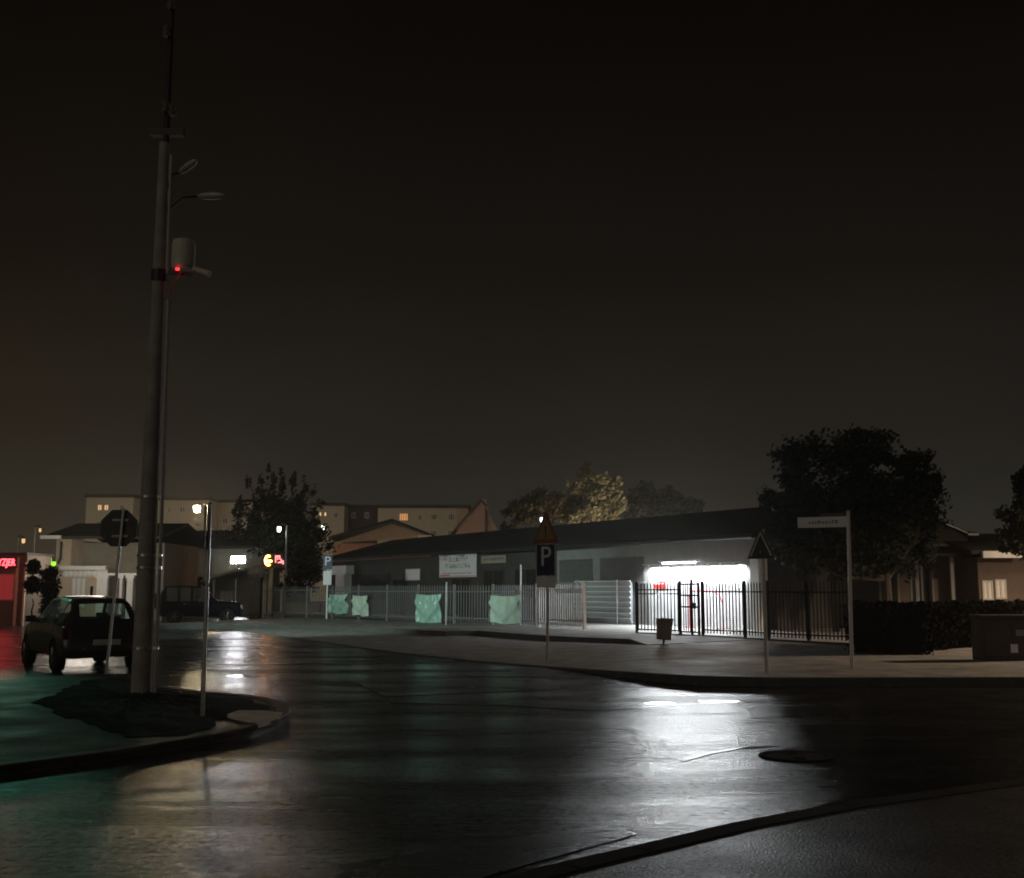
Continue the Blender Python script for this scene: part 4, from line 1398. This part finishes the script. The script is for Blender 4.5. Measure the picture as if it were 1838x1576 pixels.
# cabinet at the right edge
b = gnd(1766, 1186, 0.16)
cb = thing("utility_cabinet", "dark low utility cabinet with a pale label at the right edge", "cabinet", (b.x, b.y, 0.16), R(4))
MB().box(0, 1.25, 0, 0.5, 0, 0.86).build("cabinet_body", M["cab"], cb, bevel=0.02)
MB().box(-0.03, 1.28, -0.03, 0.53, 0.862, 0.92).build("lid", M["cab"], cb, bevel=0.015)
MB().box(0.04, 0.6, -0.02, -0.001, 0.08, 0.8).build("door", M["cab"], cb, bevel=0.006)
MB().box(0.62, 1.2, -0.02, -0.001, 0.08, 0.8).build("door", M["cab"], cb, bevel=0.006)
lo_ = gnd(1814, 1180, 0.16)
MB().box(0.57, 0.72, -0.026, -0.021, 0.16, 0.33).build("label_plate", M["sign_white"], cb)
MB().box(0.7, 0.95, -0.03, -0.021, 0.5, 0.62).build("vent", M["sign_grey"], cb)


# ------------------------------------------------------------------ houses
def house_box(t, x0, x1, y0, y1, z0, z1, m, name="wall"):
    return MB().box(x0, x1, y0, y1, z0, z1).build(name, m, t)


def gable_roof(t, x0, x1, y0, y1, ze, zr, axis="x", ov=0.4, m="tile", th=0.14, name="roof"):
    mb = MB()
    if axis == "x":          # ridge runs along x
        ym = (y0 + y1) / 2
        for a, b_, za, zb in ((y0 - ov, ym, ze, zr), (ym, y1 + ov, zr, ze)):
            mb.hexa([(x0 - ov, a, za), (x1 + ov, a, za), (x1 + ov, b_, zb), (x0 - ov, b_, zb)], [(x0 - ov, a, za + th), (x1 + ov, a, za + th), (x1 + ov, b_, zb + th), (x0 - ov, b_, zb + th)])
    else:
        xm = (x0 + x1) / 2
        for a, b_, za, zb in ((x0 - ov, xm, ze, zr), (xm, x1 + ov, zr, ze)):
            mb.hexa([(a, y0 - ov, za), (b_, y0 - ov, zb), (b_, y1 + ov, zb), (a, y1 + ov, za)], [(a, y0 - ov, za + th), (b_, y0 - ov, zb + th), (b_, y1 + ov, zb + th), (a, y1 + ov, za + th)])
    return mb.build(name, M[m], t)


def window(t, x0, x1, z0, z1, y, pane, mull=1, frame="win_frame", name="window", fw=0.06):
    fm = MB()
    fm.box(x0, x0 + fw, y - 0.04, y, z0, z1).box(x1 - fw, x1, y - 0.04, y, z0, z1)
    fm.box(x0 + fw, x1 - fw, y - 0.04, y, z0, z0 + fw).box(x0 + fw, x1 - fw, y - 0.04, y, z1 - fw, z1)
    for k in range(mull):
        xm = x0 + (x1 - x0) * (k + 1) / (mull + 1)
        fm.box(xm - fw / 2, xm + fw / 2, y - 0.038, y, z0 + fw, z1 - fw)
    fo = fm.build(name, M[frame], t)
    MB().box(x0 + fw * 0.5, x1 - fw * 0.5, y - 0.02, y - 0.003, z0 + fw * 0.5, z1 - fw * 0.5).build("pane", M[pane], fo)
    return fo


def PX(px, Y):
    return at(px, 1058, Y).x


def PZ(py, Y, px=919):
    return at(px, py, Y).z


# cream house on the left with portico
Y = 57.0
ho = thing("cream_house", "cream two-storey house with white portico columns behind the hatchback", "house", (PX(97, Y), Y, 0))
X = lambda px: PX(px, Y) - PX(97, Y)
Z = lambda py: PZ(py, Y)
house_box(ho, X(97), X(124), 0, 8, -0.1, Z(968), M["cream"])
house_box(ho, X(124) + 0.002, X(275), 1.6, 8, -0.1, Z(972), M["olive"])
house_box(ho, X(124) + 0.002, X(192), 0, 1.598, -0.1, Z(1020), M["cream"])
gable_roof(ho, X(97), X(275), 0.0, 8, Z(968), Z(936), "x", 0.5)
MB().box(X(76), X(112), -0.62, -0.3, Z(968), Z(962)).build("gutter", M["white"], ho)
MB().box(X(108), X(192), -0.35, 0.0, Z(1023), Z(1016)).box(X(186), X(250), -0.45, 1.5, Z(1033), Z(1029)).build("cornice", M["white"], ho)
fz_ = MB()
for k in range(9):
    x = X(112) + (X(188) - X(112)) * (k + 0.5) / 9
    fz_.lathe([(0.0, -0.05), (0.17, -0.05), (0.1, -0.09), (0.0, -0.1)], 10, "y", (x, 0.05, Z(1030)))
fz_.build("frieze", M["white"], ho)
window(ho, X(128), X(155), Z(1092), Z(1036), -0.002, "curtain", 2)
window(ho, X(160), X(170), Z(1072), Z(1050), -0.002, "glass_dark", 0)
window(ho, X(98) + 0.3, X(106), Z(1005), Z(978), -0.002, "glass_dark", 0)
for a, b_ in ((178, 197), (219, 224), (232, 243)):
    cl = MB().box(X(a), X(b_), -0.4, -0.1, -0.1, Z(1035)).box(X(a) - 0.06, X(b_) + 0.06, -0.46, -0.04, Z(1038), Z(1033) - 0.002)
    n = 5
    for k in range(n):
        x = X(a) + (X(b_) - X(a)) * (k + 0.5) / n
        cl.tube((x, -0.4, 0.1), (x, -0.4, Z(1040)), (X(b_) - X(a)) / n * 0.36, None, 6)
    cl.build("column", M["white"], ho)
MB().box(X(172), X(192) + 0.0, -0.05, 0.0, Z(1030), Z(1020)).build("lintel", M["white"], ho)
window(ho, X(202), X(216), 0.1, Z(1040), 1.6, "glass_dark", 1, name="door")
MB().path([(X(107), -0.06, Z(972)), (X(107), -0.06, Z(1000)), (X(103), -0.06, Z(1012))], 0.06, 8).build("downpipe", M["bark"], ho)

# olive building in the middle left with a lit window and lean-to roof
Y = 76.0
mo = thing("olive_building", "low olive building with one brightly lit white window", "building", (PX(262, Y), Y, 0))
X = lambda px: PX(px, Y) - PX(262, Y)
Z = lambda py: PZ(py, Y)
house_box(mo, X(262), X(470), 0, 8, -0.1, Z(985), M["olive"])
gable_roof(mo, X(262), X(470), 0, 8, Z(985), Z(950), "x", 0.5)
window(mo, X(412), X(439), Z(1012), Z(998), -0.002, "e_lit", 1, fw=0.04)
lt_ = MB()
lt_.hexa([(X(345), -2.2, Z(1053)), (X(440), -2.2, Z(1025)), (X(440), -0.05, Z(1024)), (X(345), -0.05, Z(1052))], [(X(345), -2.2, Z(1050)), (X(440), -2.2, Z(1021)), (X(440), -0.05, Z(1020)), (X(345), -0.05, Z(1049))])
lt_.build("lean_to_roof", M["awning"], mo)
for px in (352, 398, 436):
    MB().tube((X(px), -2.1, -0.1), (X(px), -2.1, Z(1040 if px > 360 else 1052)), 0.06).build("post", M["steel_dull"], mo)
window(mo, X(395), X(420), Z(1084), Z(1060), -0.002, "curtain", 2)
window(mo, X(300), X(318), Z(1045), Z(1025), -0.002, "glass_dark", 1)
MB().box(X(300), X(330), -0.01, 0.01, Z(990), Z(987)).build("trim_board", M["plaster"], mo)
# dark gate pillar at the fence end
b = gnd(455, 1112, 0.1)
gp = thing("gate_pillar", "dark brick gate pillar at the left end of the bar fence", "pillar", (b.x, b.y + 0.4, 0))
k = b.y / F
MB().box(-9 * k, 9 * k, -0.3, 0.3, -0.1, PZ(1036, b.y) - 0.09).build("shaft", M["bark"], gp)
MB().box(-10 * k, 10 * k, -0.36, 0.36, PZ(1036, b.y) - 0.088, PZ(1036, b.y)).build("cap", M["tile"], gp, bevel=0.01)

# pale awning / parasol under the neon
Y = 70.0
b = at(462, 1058, Y)
um = thing("parasol", "pale green parasol dome beside the orange neon sign", "parasol", (b.x, b.y, 0))
zz = lambda py: PZ(py, Y)
k = Y / F
MB().lathe([(18 * k, zz(1030)), (18 * k, zz(1028)), (12 * k, zz(1020)), (5 * k, zz(1015)), (0.03, zz(1013))], 14).build("canopy", M["awning"], um)
MB().tube((0, 0, -0.1), (0, 0, zz(1014)), 0.04).build("pole", M["steel_dull"], um)

# neon signs
b = at(490, 1058, 66.0)
Y = 66.0
kn = Y / F
ne_ = thing("neon_sign", "glowing orange and pink neon sign in front of the spiky tree", "sign", (b.x, b.y, 0))
bp_ = MB().box((472 - 490) * kn, (509 - 490) * kn, 0.06, 0.16, PZ(1020, Y), PZ(993, Y)).build("back_panel", M["dark_metal"], ne_, bevel=0.02)
MB().tube((0, 0.1, -0.1), (0, 0.1, PZ(1020, Y)), 0.06).build("post", M["dark_metal"], ne_)
cu = MB()
pp_ = []
for k in range(15):
    a = R(60 + 240 * k / 14)
    pp_.append(((480 - 490) * kn + 5.5 * kn * math.cos(a), 0.03, PZ(1006, Y) + 8.0 * kn * math.sin(a)))
cu.path(pp_, 0.055, 6).path([((476 - 490) * kn, 0.03, PZ(1007, Y)), ((486 - 490) * kn, 0.03, PZ(1007, Y))], 0.05, 6)
cu.build("orange_tube", M["e_neon_o"], ne_)
pk = MB()
rnd = random.Random(9)
for (x, y0, y1) in ((493, 997, 1010), (496.5, 998, 1005), (500, 998, 1004), (503, 1003, 1011), (506.5, 1006, 1013)):
    pk.path([((x - 490) * kn, 0.03, PZ(y0, Y)), ((x - 490) * kn, 0.03, PZ(y1, Y))], 0.035, 6)
pk.path([((493 - 490) * kn, 0.03, PZ(998, Y)), ((501 - 490) * kn, 0.03, PZ(998, Y))], 0.03, 6).path([((497 - 490) * kn, 0.03, PZ(1010, Y)), ((506 - 490) * kn, 0.03, PZ(1008, Y))], 0.03, 6)
pk.build("pink_tube", M["e_neon_p"], ne_)

# red hairdresser shop at the left edge
Y = 50.0
rs = thing("hairdresser_shop", "pinkish corner shop under a red neon sign at the left edge", "building", (PX(46, Y), Y, 0))
X = lambda px: PX(px, Y) - PX(46, Y)
Z = lambda py: PZ(py, Y)
house_box(rs, X(-160), X(46), 0, 2.6, -0.1, Z(996), M["brown"])
MB().box(X(-165), X(48), -0.2, 2.8, Z(996) + 0.002, Z(992)).build("roof", M["tile"], rs)
window(rs, X(-60), X(26), Z(1078), Z(1030), -0.002, "e_neon_core", 2, frame="pink")
MB().box(X(28), X(33), -0.1, -0.002, -0.1, Z(1000)).box(X(43), X(46), -0.1, -0.002, -0.1, Z(1010)).build("pilaster", M["cream"], rs)
fs = thing("neon_sign", "red neon lettering over the shop window at the left edge", "sign", (PX(-16, Y), Y - 0.15, Z(1010)))
MB().box(X(30) - X(-16) - 0.05 - 2.6, X(30) - X(-16), 0.03, 0.1, -0.24, 0.24).build("back_panel", M["dark_metal"], fs)
text("FRYZJER", 0.43, "lettering", M["e_neon_r"], fs, (X(27) - X(-16), -0.0, 0.0), align="RIGHT", depth=0.01, sx=0.68)
# planter with flowers
b = gnd(38, 1100, 0.0)
plt = thing("planter", "dark planter box with white flowers before the hairdresser shop", "planter", (b.x, b.y, 0))
k = b.y / F
MB().box(-12 * k, 12 * k, -0.2, 0.2, 0, 0.36).build("box", M["cab"], plt, bevel=0.015)
MB().box(-13.6 * k, -12.1 * k, -0.22, 0.22, 0, 0.5).build("end_panel", M["white"], plt)
fl_ = MB()
rnd = random.Random(3)
for _ in range(160):
    p = Vector((rnd.uniform(-11, 11) * k, rnd.uniform(-0.18, 0.18), 0.36 + abs(rnd.gauss(0.05, 0.06))))
    u = Vector((rnd.gauss(0, 1), rnd.gauss(0, 1), rnd.gauss(0, 1))).normalized() * 0.05
    w = u.orthogonal() * 0.9
    fl_.quad(p + u, p + w, p - u, p - w)
fl_.build("flowers", M["flower"], plt, fix=False)
# green lit sign
Y = 53.0
b = at(82, 1058, Y)
gs = thing("lit_sign", "small bright green lit sign between the shrub and the cream house", "sign", (b.x, b.y, 0))
k = Y / F
MB().box(-12 * k, 6 * k, 0, 0.12, PZ(1014, Y), PZ(1002, Y)).build("large_panel", M["e_green"], gs)
MB().box(7 * k, 14 * k, 0, 0.12, PZ(1016, Y), PZ(1008, Y)).build("small_panel", M["e_green"], gs)
MB().tube((0, 0.1, -0.1), (0, 0.1, PZ(1016, Y)), 0.05).build("post", M["dark_metal"], gs)
strokes_y = MB()

# pale kerb stones far left
b = gnd(-10, 1108, 0.0)
lk = gnd(26, 1112, 0.0)
struct(band([gnd(-80, 1104), gnd(-20, 1105), gnd(12, 1107), gnd(24, 1113)], 0.18, 0.0, 0.14, 1).build("kerb", M["kerb"]))

# gable house and pink house beyond the shop
Y = 92.0
gh = thing("gabled_house", "low pale house with a wide dark gable roof behind the shop", "house", (PX(595, Y), Y, 0))
X = lambda px: PX(px, Y) - PX(595, Y)
Z = lambda py: PZ(py, Y)
house_box(gh, X(595), X(772), 0.3, 9, -0.1, Z(975), M["pink"])
MB().quad((X(595), 0.3, Z(975)), (X(772), 0.3, Z(962)), (X(700), 0.3, Z(940))).build("gable", M["cream"], gh)
r_ = MB()
for (xa, ya), (xb, yb) in (((588, 968), (702, 936)), ((702, 936), (776, 964))):
    r_.hexa([(X(xa), -0.2, Z(ya)), (X(xb), -0.2, Z(yb)), (X(xb), 9, Z(yb)), (X(xa), 9, Z(ya))], [(X(xa), -0.2, Z(ya - 5)), (X(xb), -0.2, Z(yb - 5)), (X(xb), 9, Z(yb - 5)), (X(xa), 9, Z(ya - 5))])
r_.build("roof", M["tile"], gh)
MB().box(X(750), X(774), -0.5, 0.2, Z(966), Z(961)).build("gutter", M["white"], gh)
Y = 88.0
pk_ = thing("pink_house", "pink house with a steep pointed gable above the shop roof", "house", (PX(860, Y), Y, 0))
X = lambda px: PX(px, Y) - PX(860, Y)
house_box(pk_, X(812), X(870), 0, 9, -0.1, Z(960), M["pink"])
Z = lambda py: PZ(py, Y)
MB().quad((X(806), -0.01, Z(972)), (X(872), -0.01, Z(972)), (X(872), -0.01, Z(906)), (X(862), -0.01, Z(898))).build("gable", M["pink"], pk_)
MB().quad((X(874), 0.0, Z(972)), (X(905), 0.0, Z(972)), (X(874), 0.0, Z(918))).build("side_gable", M["pink"], pk_)
r_ = MB()
r_.hexa([(X(803), -0.3, Z(968)), (X(862), -0.3, Z(900)), (X(862), 9, Z(900)), (X(803), 9, Z(968))], [(X(803), -0.3, Z(964)), (X(862), -0.3, Z(895)), (X(862), 9, Z(895)), (X(803), 9, Z(964))])
r_.hexa([(X(862), -0.3, Z(900)), (X(873), -0.3, Z(912)), (X(873), 9, Z(912)), (X(862), 9, Z(900))], [(X(862), -0.3, Z(895)), (X(875), -0.3, Z(907)), (X(875), 9, Z(907)), (X(862), 9, Z(895))])
r_.box(X(870), X(874), -0.28, -0.02, Z(972), Z(912))
rr = r_.build("roof", M["brown"], pk_)
MB().box(X(863), X(872), 1.0, 1.6, Z(905), Z(894)).build("chimney", M["cream"], rr)
# small bright lamp/eave bits on the shop roof
a_, z_ = fac(965, 950)
# apartment blocks far behind


def block(label, x0, x1, ytop, Y, m, wins, split=None, pink=None):
    t = thing("apartment_block", label, "apartment block", (PX(x0, Y), Y, 0), group="apartment blocks beyond the houses")
    X = lambda px: PX(px, Y) - PX(x0, Y)
    Z = lambda py: PZ(py, Y)
    house_box(t, 0, X(x1), 0, 12, -0.1, Z(ytop), M[m])
    MB().box(-0.2, X(x1) + 0.2, -0.25, 12.2, Z(ytop) + 0.002, Z(ytop) + 0.45).build("roof", M["tile"], t)
    if pink:
        MB().box(X(pink[0]), X(pink[1]), -0.06, -0.002, -0.1, Z(ytop) - 0.02).build("coloured_panel", M["block_pink"], t)
    for (px, py, w_, h_, lit, mull) in wins:
        window(t, X(px - w_ / 2), X(px + w_ / 2), Z(py + h_ / 2), Z(py - h_ / 2), -0.065 if pink and pink[0] < px < pink[1] else -0.003, lit, mull, fw=0.12)


block("pale apartment block with two warm lit windows left of the utility pole", 147, 232, 893, 152, "block", [(172, 911, 9, 12, "e_win", 1), (184, 911, 9, 12, "e_win", 1), (212, 911, 9, 11, "glass_dark", 1), (172, 940, 9, 12, "glass_dark", 1), (212, 940, 9, 12, "glass_dark", 1)])
block("pale apartment block with a row of low lit windows right of the utility pole", 262, 372, 898, 156, "block", [(298, 915, 8, 11, "glass_dark", 1), (322, 915, 10, 11, "glass_dark", 1), (292, 942, 12, 8, "e_win", 2), (303, 942, 9, 8, "e_win", 1), (320, 942, 14, 8, "e_win", 1), (350, 915, 9, 11, "glass_dark", 1), (350, 942, 9, 9, "glass_dark", 1)])
block("dim pale apartment block behind the spiky tree", 384, 500, 902, 160, "block", [(400, 935, 10, 11, "glass_dark", 1), (425, 935, 10, 11, "glass_dark", 1), (460, 925, 10, 11, "glass_dark", 1)])
block("dim apartment block joined left of the block with an orange window", 556, 615, 908, 158, "block", [(572, 923, 6, 9, "e_win", 0), (581, 923, 6, 9, "e_win", 0), (600, 925, 8, 11, "glass_dark", 1)])
block("grey recessed apartment block between two brighter ones", 616, 674, 912, 162, "plaster_dark", [(632, 925, 8, 11, "glass_dark", 1), (656, 925, 8, 11, "glass_dark", 1)])
block("apartment block with one orange lit window behind the shop", 676, 840, 912, 156, "block", [(723, 928, 17, 15, "e_win_or", 3), (752, 929, 8, 12, "glass_dark", 1), (778, 928, 12, 12, "glass_dark", 2), (809, 928, 12, 13, "glass_dark", 2), (778, 957, 12, 12, "glass_dark", 2), (752, 957, 8, 12, "glass_dark", 1), (809, 957, 12, 12, "glass_dark", 2)], pink=(819, 840))

# houses on the right
Y = 43.0
rh = thing("brown_house", "dim brown house with porch posts behind the big dark tree", "house", (PX(1560, Y), Y, 0))
X = lambda px: PX(px, Y) - PX(1560, Y)
Z = lambda py: PZ(py, Y)
house_box(rh, 0, X(1752), 0, 8, -0.1, Z(980), M["brown"])
MB().quad((X(1560), 0.001, Z(980)), (X(1752), 0.001, Z(980)), (X(1735), 0.001, Z(960)), (X(1690), 0.001, Z(938)), (X(1620), 0.001, Z(938))).build("gable", M["brown"], rh)
r_ = MB()
for (xa, ya), (xb, yb) in (((1552, 975), (1620, 938)), ((1620, 938), (1688, 938)), ((1688, 938), (1733, 958)), ((1733, 958), (1755, 961))):
    r_.hexa([(X(xa), -0.4, Z(ya)), (X(xb), -0.4, Z(yb)), (X(xb), 8, Z(yb)), (X(xa), 8, Z(ya))], [(X(xa), -0.4, Z(ya - 4)), (X(xb), -0.4, Z(yb - 4)), (X(xb), 8, Z(yb - 4)), (X(xa), 8, Z(ya - 4))])
rr = r_.build("roof", M["tile"], rh)
MB().hexa([(X(1688), -0.44, Z(939)), (X(1734), -0.44, Z(959)), (X(1734), -0.41, Z(959)), (X(1688), -0.41, Z(939))], [(X(1688), -0.44, Z(936)), (X(1734), -0.44, Z(956)), (X(1734), -0.41, Z(956)), (X(1688), -0.41, Z(936))]).box(X(1735), X(1754), -0.44, -0.41, Z(962), Z(958)).build("barge_board", M["white"], rr)
MB().box(X(1706), X(1731), 2.2, 3.0, Z(955), Z(929)).build("chimney", M["plaster"], rr)
MB().box(X(1662), X(1753), -0.3, -0.002, Z(981), Z(977)).build("cornice", M["plaster"], rh)
window(rh, X(1578), X(1614), Z(1085), Z(1012), -0.002, "glass_dark", 1, frame="plaster")
window(rh, X(1634), X(1676), Z(1085), Z(1015), -0.002, "glass_dark", 1, frame="plaster")
for px in (1572, 1622, 1684):
    MB().box(X(px), X(px + 6), -1.3, -1.18, -0.1, Z(1000)).build("porch_post", M["plaster"], rh)
MB().box(X(1564), X(1700), -1.4, -0.005, Z(1000) + 0.002, Z(996)).build("porch_roof", M["tile"], rh)
rl_ = MB().box(X(1628), X(1690), -1.32, -1.28, Z(1092), Z(1090))
for k in range(9):
    x = X(1630) + (X(1688) - X(1630)) * k / 8
    rl_.box(x, x + 0.03, -1.315, -1.285, 0.1, Z(1092))
rl_.build("railing", M["brown"], rh)
b = at(1655, 1058, 39.5)
bn = thing("garden_bench", "reddish slatted garden bench in front of the brown house porch", "bench", (b.x, b.y, 0.1))
k = 39.5 / F
for z0_, nm in ((0.72, "backrest"), (0.45, "seat")):
    m_ = MB()
    for j in range(3):
        if nm == "backrest":
            m_.box(-12 * k, 34 * k, 0.2, 0.23, z0_ + 0.13 * j - 0.1, z0_ + 0.13 * j)
        else:
            m_.box(-12 * k, 34 * k, -0.25 + 0.15 * j, -0.13 + 0.15 * j, z0_, z0_ + 0.03)
    m_.build(nm, M["pink"], bn)
for x in (-10 * k, 31 * k):
    MB().box(x, x + 0.05, -0.25, 0.25, -0.1, 0.448).build("leg", M["dark_metal"], bn)
Y = 41.0
r2 = thing("brown_house", "dim brown house with a warm lit white eave at the right edge", "house", (PX(1757, Y), Y, 0))
X = lambda px: PX(px, Y) - PX(1757, Y)
Z = lambda py: PZ(py, Y)
house_box(r2, X(1757), X(1980), 0, 8, -0.1, Z(1000), M["brown"])
gable_roof(r2, X(1757), X(1980), 0, 8, Z(1000) + 0.1, Z(955), "x", 0.35)
MB().box(X(1757), X(1826), -0.55, -0.37, Z(1002), Z(990)).build("fascia", M["white"], r2)
window(r2, X(1763), X(1782), Z(1077), Z(1042), -0.002, "curtain", 1)
window(r2, X(1786), X(1806), Z(1075), Z(1040), -0.002, "curtain", 1)


# ------------------------------------------------------------------ street lamps far away
def street_lamp(label, px, py, Y, r, m, power, col, arm=0.0):
    b = at(px, 1058, Y)
    z = PZ(py, Y, px)
    t = thing("street_lamp", label, "street lamp", (b.x, b.y, 0), group="lit street lamps far off")
    MB().tube((arm, 0, -0.1), (arm, 0, z + 0.3), 0.07, 0.05).build("pole", M["steel_dull"], t)
    MB().path([(arm, 0, z + 0.3), (arm * 0.5, 0, z + 0.42), (0, 0, z + 0.3)], 0.04).lathe([(0.0, z + 0.32), (r * 1.1, z + 0.26), (r * 1.2, z + 0.2), (0.0, z + 0.2)], 12).build("lamp_head", M["dark_metal"], t)
    MB().lathe([(0.0, z + 0.198), (r, z + 0.198), (r * 1.05, z), (r * 0.8, z - r), (0.0, z - r * 1.2)], 14).build("bulb", M[m], t, smooth=True)
    if power:
        lamp("street_lamp_light", "POINT", (b.x, b.y, z - r * 1.2 - 0.15), power, col, 0.15)


street_lamp("bright white street lamp just right of the utility pole", 348, 913, 90, 0.24, "e_lamp", 90, (1.0, 0.82, 0.6), arm=0.9)
street_lamp("street lamp glowing through the spiky tree", 498, 951, 74, 0.12, "e_lamp_g", 25, (0.9, 1.0, 0.85), arm=0.5)
street_lamp("small pale street lamp right of the spiky tree, the lower of two", 577, 948, 95, 0.12, "e_lamp_g", 0, (1, 1, 1), arm=0.5)
street_lamp("tall pale lamp added for a glint left of the cream house roof", 37, 972, 80, 0.11, "e_win", 0, (1, 1, 1), arm=-0.4)  # this lamp and the next are added in place of small pale glints
street_lamp("small pale lamp added for a glint between the tall one and the cream house", 66, 953, 85, 0.08, "e_win", 0, (1, 1, 1), arm=-0.4)
street_lamp("small orange street lamp at the shop roof line by the warning triangle", 973, 934, 84, 0.12, "e_lamp_g", 0, (1, 1, 1), arm=0.3)

# ------------------------------------------------------------------ light
# lamps of the town: the green lit sign lamp by the left road, sodium lamps right and beyond the roofs, plus added fills
lamp("green_street_light", "SPOT", (-16.5, 29.0, 5.5), 10500, (0.75, 1.0, 0.9), 0.12, (-3.3, 53.5, 0.6), spot=R(48), blend=0.7)
lamp("green_street_light", "SPOT", (-14.6, 31.0, 5.0), 200, (0.28, 1.0, 0.7), 0.4, (-9.6, 14.5, 0.0), spot=R(38), blend=0.5)
lamp("warm_street_light", "SPOT", (22.0, 27.0, 6.5), 8500, (1.0, 0.7, 0.47), 0.3, (22.0, 27.0, 0.0), spot=R(161), blend=0.3)
lamp("eave_light", "POINT", (PX(1822, 40.0), 39.7, 3.55), 16, (1.0, 0.78, 0.5), 0.1)
lamp("yard_lamp_light", "POINT", (11.5, 88.0, 3.0), 3400, (1.0, 0.82, 0.6), 0.3)
for _x in (-62, -45, -34, -13):
    lamp("block_fill_light", "POINT", (_x, 132.0, 3.2), 1200, (1.0, 0.82, 0.62), 0.4)  # unseen lights added to brighten the far apartment blocks
lamp("lane_lamp_light", "POINT", (-9.0, 83.0, 2.6), 250, (1.0, 0.7, 0.45), 0.3)
lamp("neon_spill_light", "POINT", (PX(10, 48.0), 47.0, 2.9), 60, (1.0, 0.1, 0.1), 0.3)
lamp("portico_fill", "POINT", (PX(150, 51.5), 51.5, 3.0), 420, (1.0, 0.9, 0.75), 1.0)  # unseen soft fill added to brighten the cream house front

sun = bpy.data.lights.new("town_glow_sun", "SUN")
sun.energy = 0.17
sun.angle = R(50)
sun.color = (1.0, 0.86, 0.7)
so = bpy.data.objects.new("town_glow_sun", sun)
so.rotation_euler = (R(66), 0, R(-32))
COL.objects.link(so)

# ------------------------------------------------------------------ damp air over the whole place
hm_ = bpy.data.materials.new("damp_air")
hm_.use_nodes = True
hn = hm_.node_tree
hn.nodes.clear()
hv = hn.nodes.new("ShaderNodeVolumePrincipled")
hv.inputs["Density"].default_value = 0.0007
hv.inputs["Color"].default_value = (0.9, 0.88, 0.84, 1)
hv.inputs["Anisotropy"].default_value = 0.6
ho_ = hn.nodes.new("ShaderNodeOutputMaterial")
hn.links.new(hv.outputs[0], ho_.inputs["Volume"])
struct(MB().box(-300, 300, -60, 400, -1.1, 40).build("haze", hm_), "stuff")

# ------------------------------------------------------------------ world: low cloud lit by the town
wd = bpy.data.worlds.new("World")
S.world = wd
wd.use_nodes = True
nt = wd.node_tree
N, Lk = nt.nodes, nt.links
N.clear()
out = N.new("ShaderNodeOutputWorld")
bg = N.new("ShaderNodeBackground")
tc = N.new("ShaderNodeTexCoord")
sx = N.new("ShaderNodeSeparateXYZ")
Lk.new(tc.outputs["Generated"], sx.inputs[0])
rp_ = N.new("ShaderNodeValToRGB")
els = rp_.color_ramp.elements
els[0].position = 0.0
els[0].color = (0.036, 0.034, 0.029, 1)
els[1].position = 0.6
els[1].color = (0.0020, 0.0014, 0.0009, 1)
for pos, c_ in ((0.06, (0.0292, 0.0268, 0.0224)), (0.13, (0.0172, 0.0151, 0.0123)), (0.27, (0.0068, 0.0055, 0.0042)), (0.45, (0.0026, 0.0019, 0.0014))):
    e = els.new(pos)
    e.color = (*c_, 1)
Lk.new(sx.outputs["Z"], rp_.inputs["Fac"])
# brownish to the left, greenish low left, soft cloud variation
nz = N.new("ShaderNodeTexNoise")
nz.inputs["Scale"].default_value = 2.2
nz.inputs["Detail"].default_value = 3
Lk.new(tc.outputs["Generated"], nz.inputs["Vector"])
mr = N.new("ShaderNodeMapRange")
mr.inputs["From Min"].default_value = 0.3
mr.inputs["From Max"].default_value = 0.7
mr.inputs["To Min"].default_value = 0.72
mr.inputs["To Max"].default_value = 1.08
Lk.new(nz.outputs["Fac"], mr.inputs["Value"])
m1 = N.new("ShaderNodeMix")
m1.data_type = "RGBA"
m1.blend_type = "MULTIPLY"
m1.inputs["Factor"].default_value = 1.0
ml = N.new("ShaderNodeMapRange")
ml.inputs["From Min"].default_value = -0.2
ml.inputs["From Max"].default_value = -0.5
ml.inputs["To Min"].default_value = 0.0
ml.inputs["To Max"].default_value = 1.0
Lk.new(sx.outputs["X"], ml.inputs["Value"])
tint = N.new("ShaderNodeMix")
tint.data_type = "RGBA"
tint.inputs["A"].default_value = (1, 1, 1, 1)
tint.inputs["B"].default_value = (1.2, 0.95, 0.6, 1)
Lk.new(ml.outputs[0], tint.inputs["Factor"])
Lk.new(rp_.outputs["Color"], m1.inputs["A"])
Lk.new(tint.outputs["Result"], m1.inputs["B"])
Lk.new(m1.outputs["Result"], bg.inputs["Color"])
Lk.new(mr.outputs[0], bg.inputs["Strength"])
Lk.new(bg.outputs[0], out.inputs[0])

# ------------------------------------------------------------------ render settings
S.view_settings.view_transform = "Standard"
S.view_settings.look = "None"
S.view_settings.exposure = 0
S.view_settings.gamma = 1
S.render.engine = "CYCLES"
S.cycles.use_denoising = True
try:
    S.cycles.denoiser = "OPENIMAGEDENOISE"
except Exception:
    pass
S.cycles.filter_width = 1.9
S.cycles.max_bounces = 6
S.cycles.sample_clamp_indirect = 6
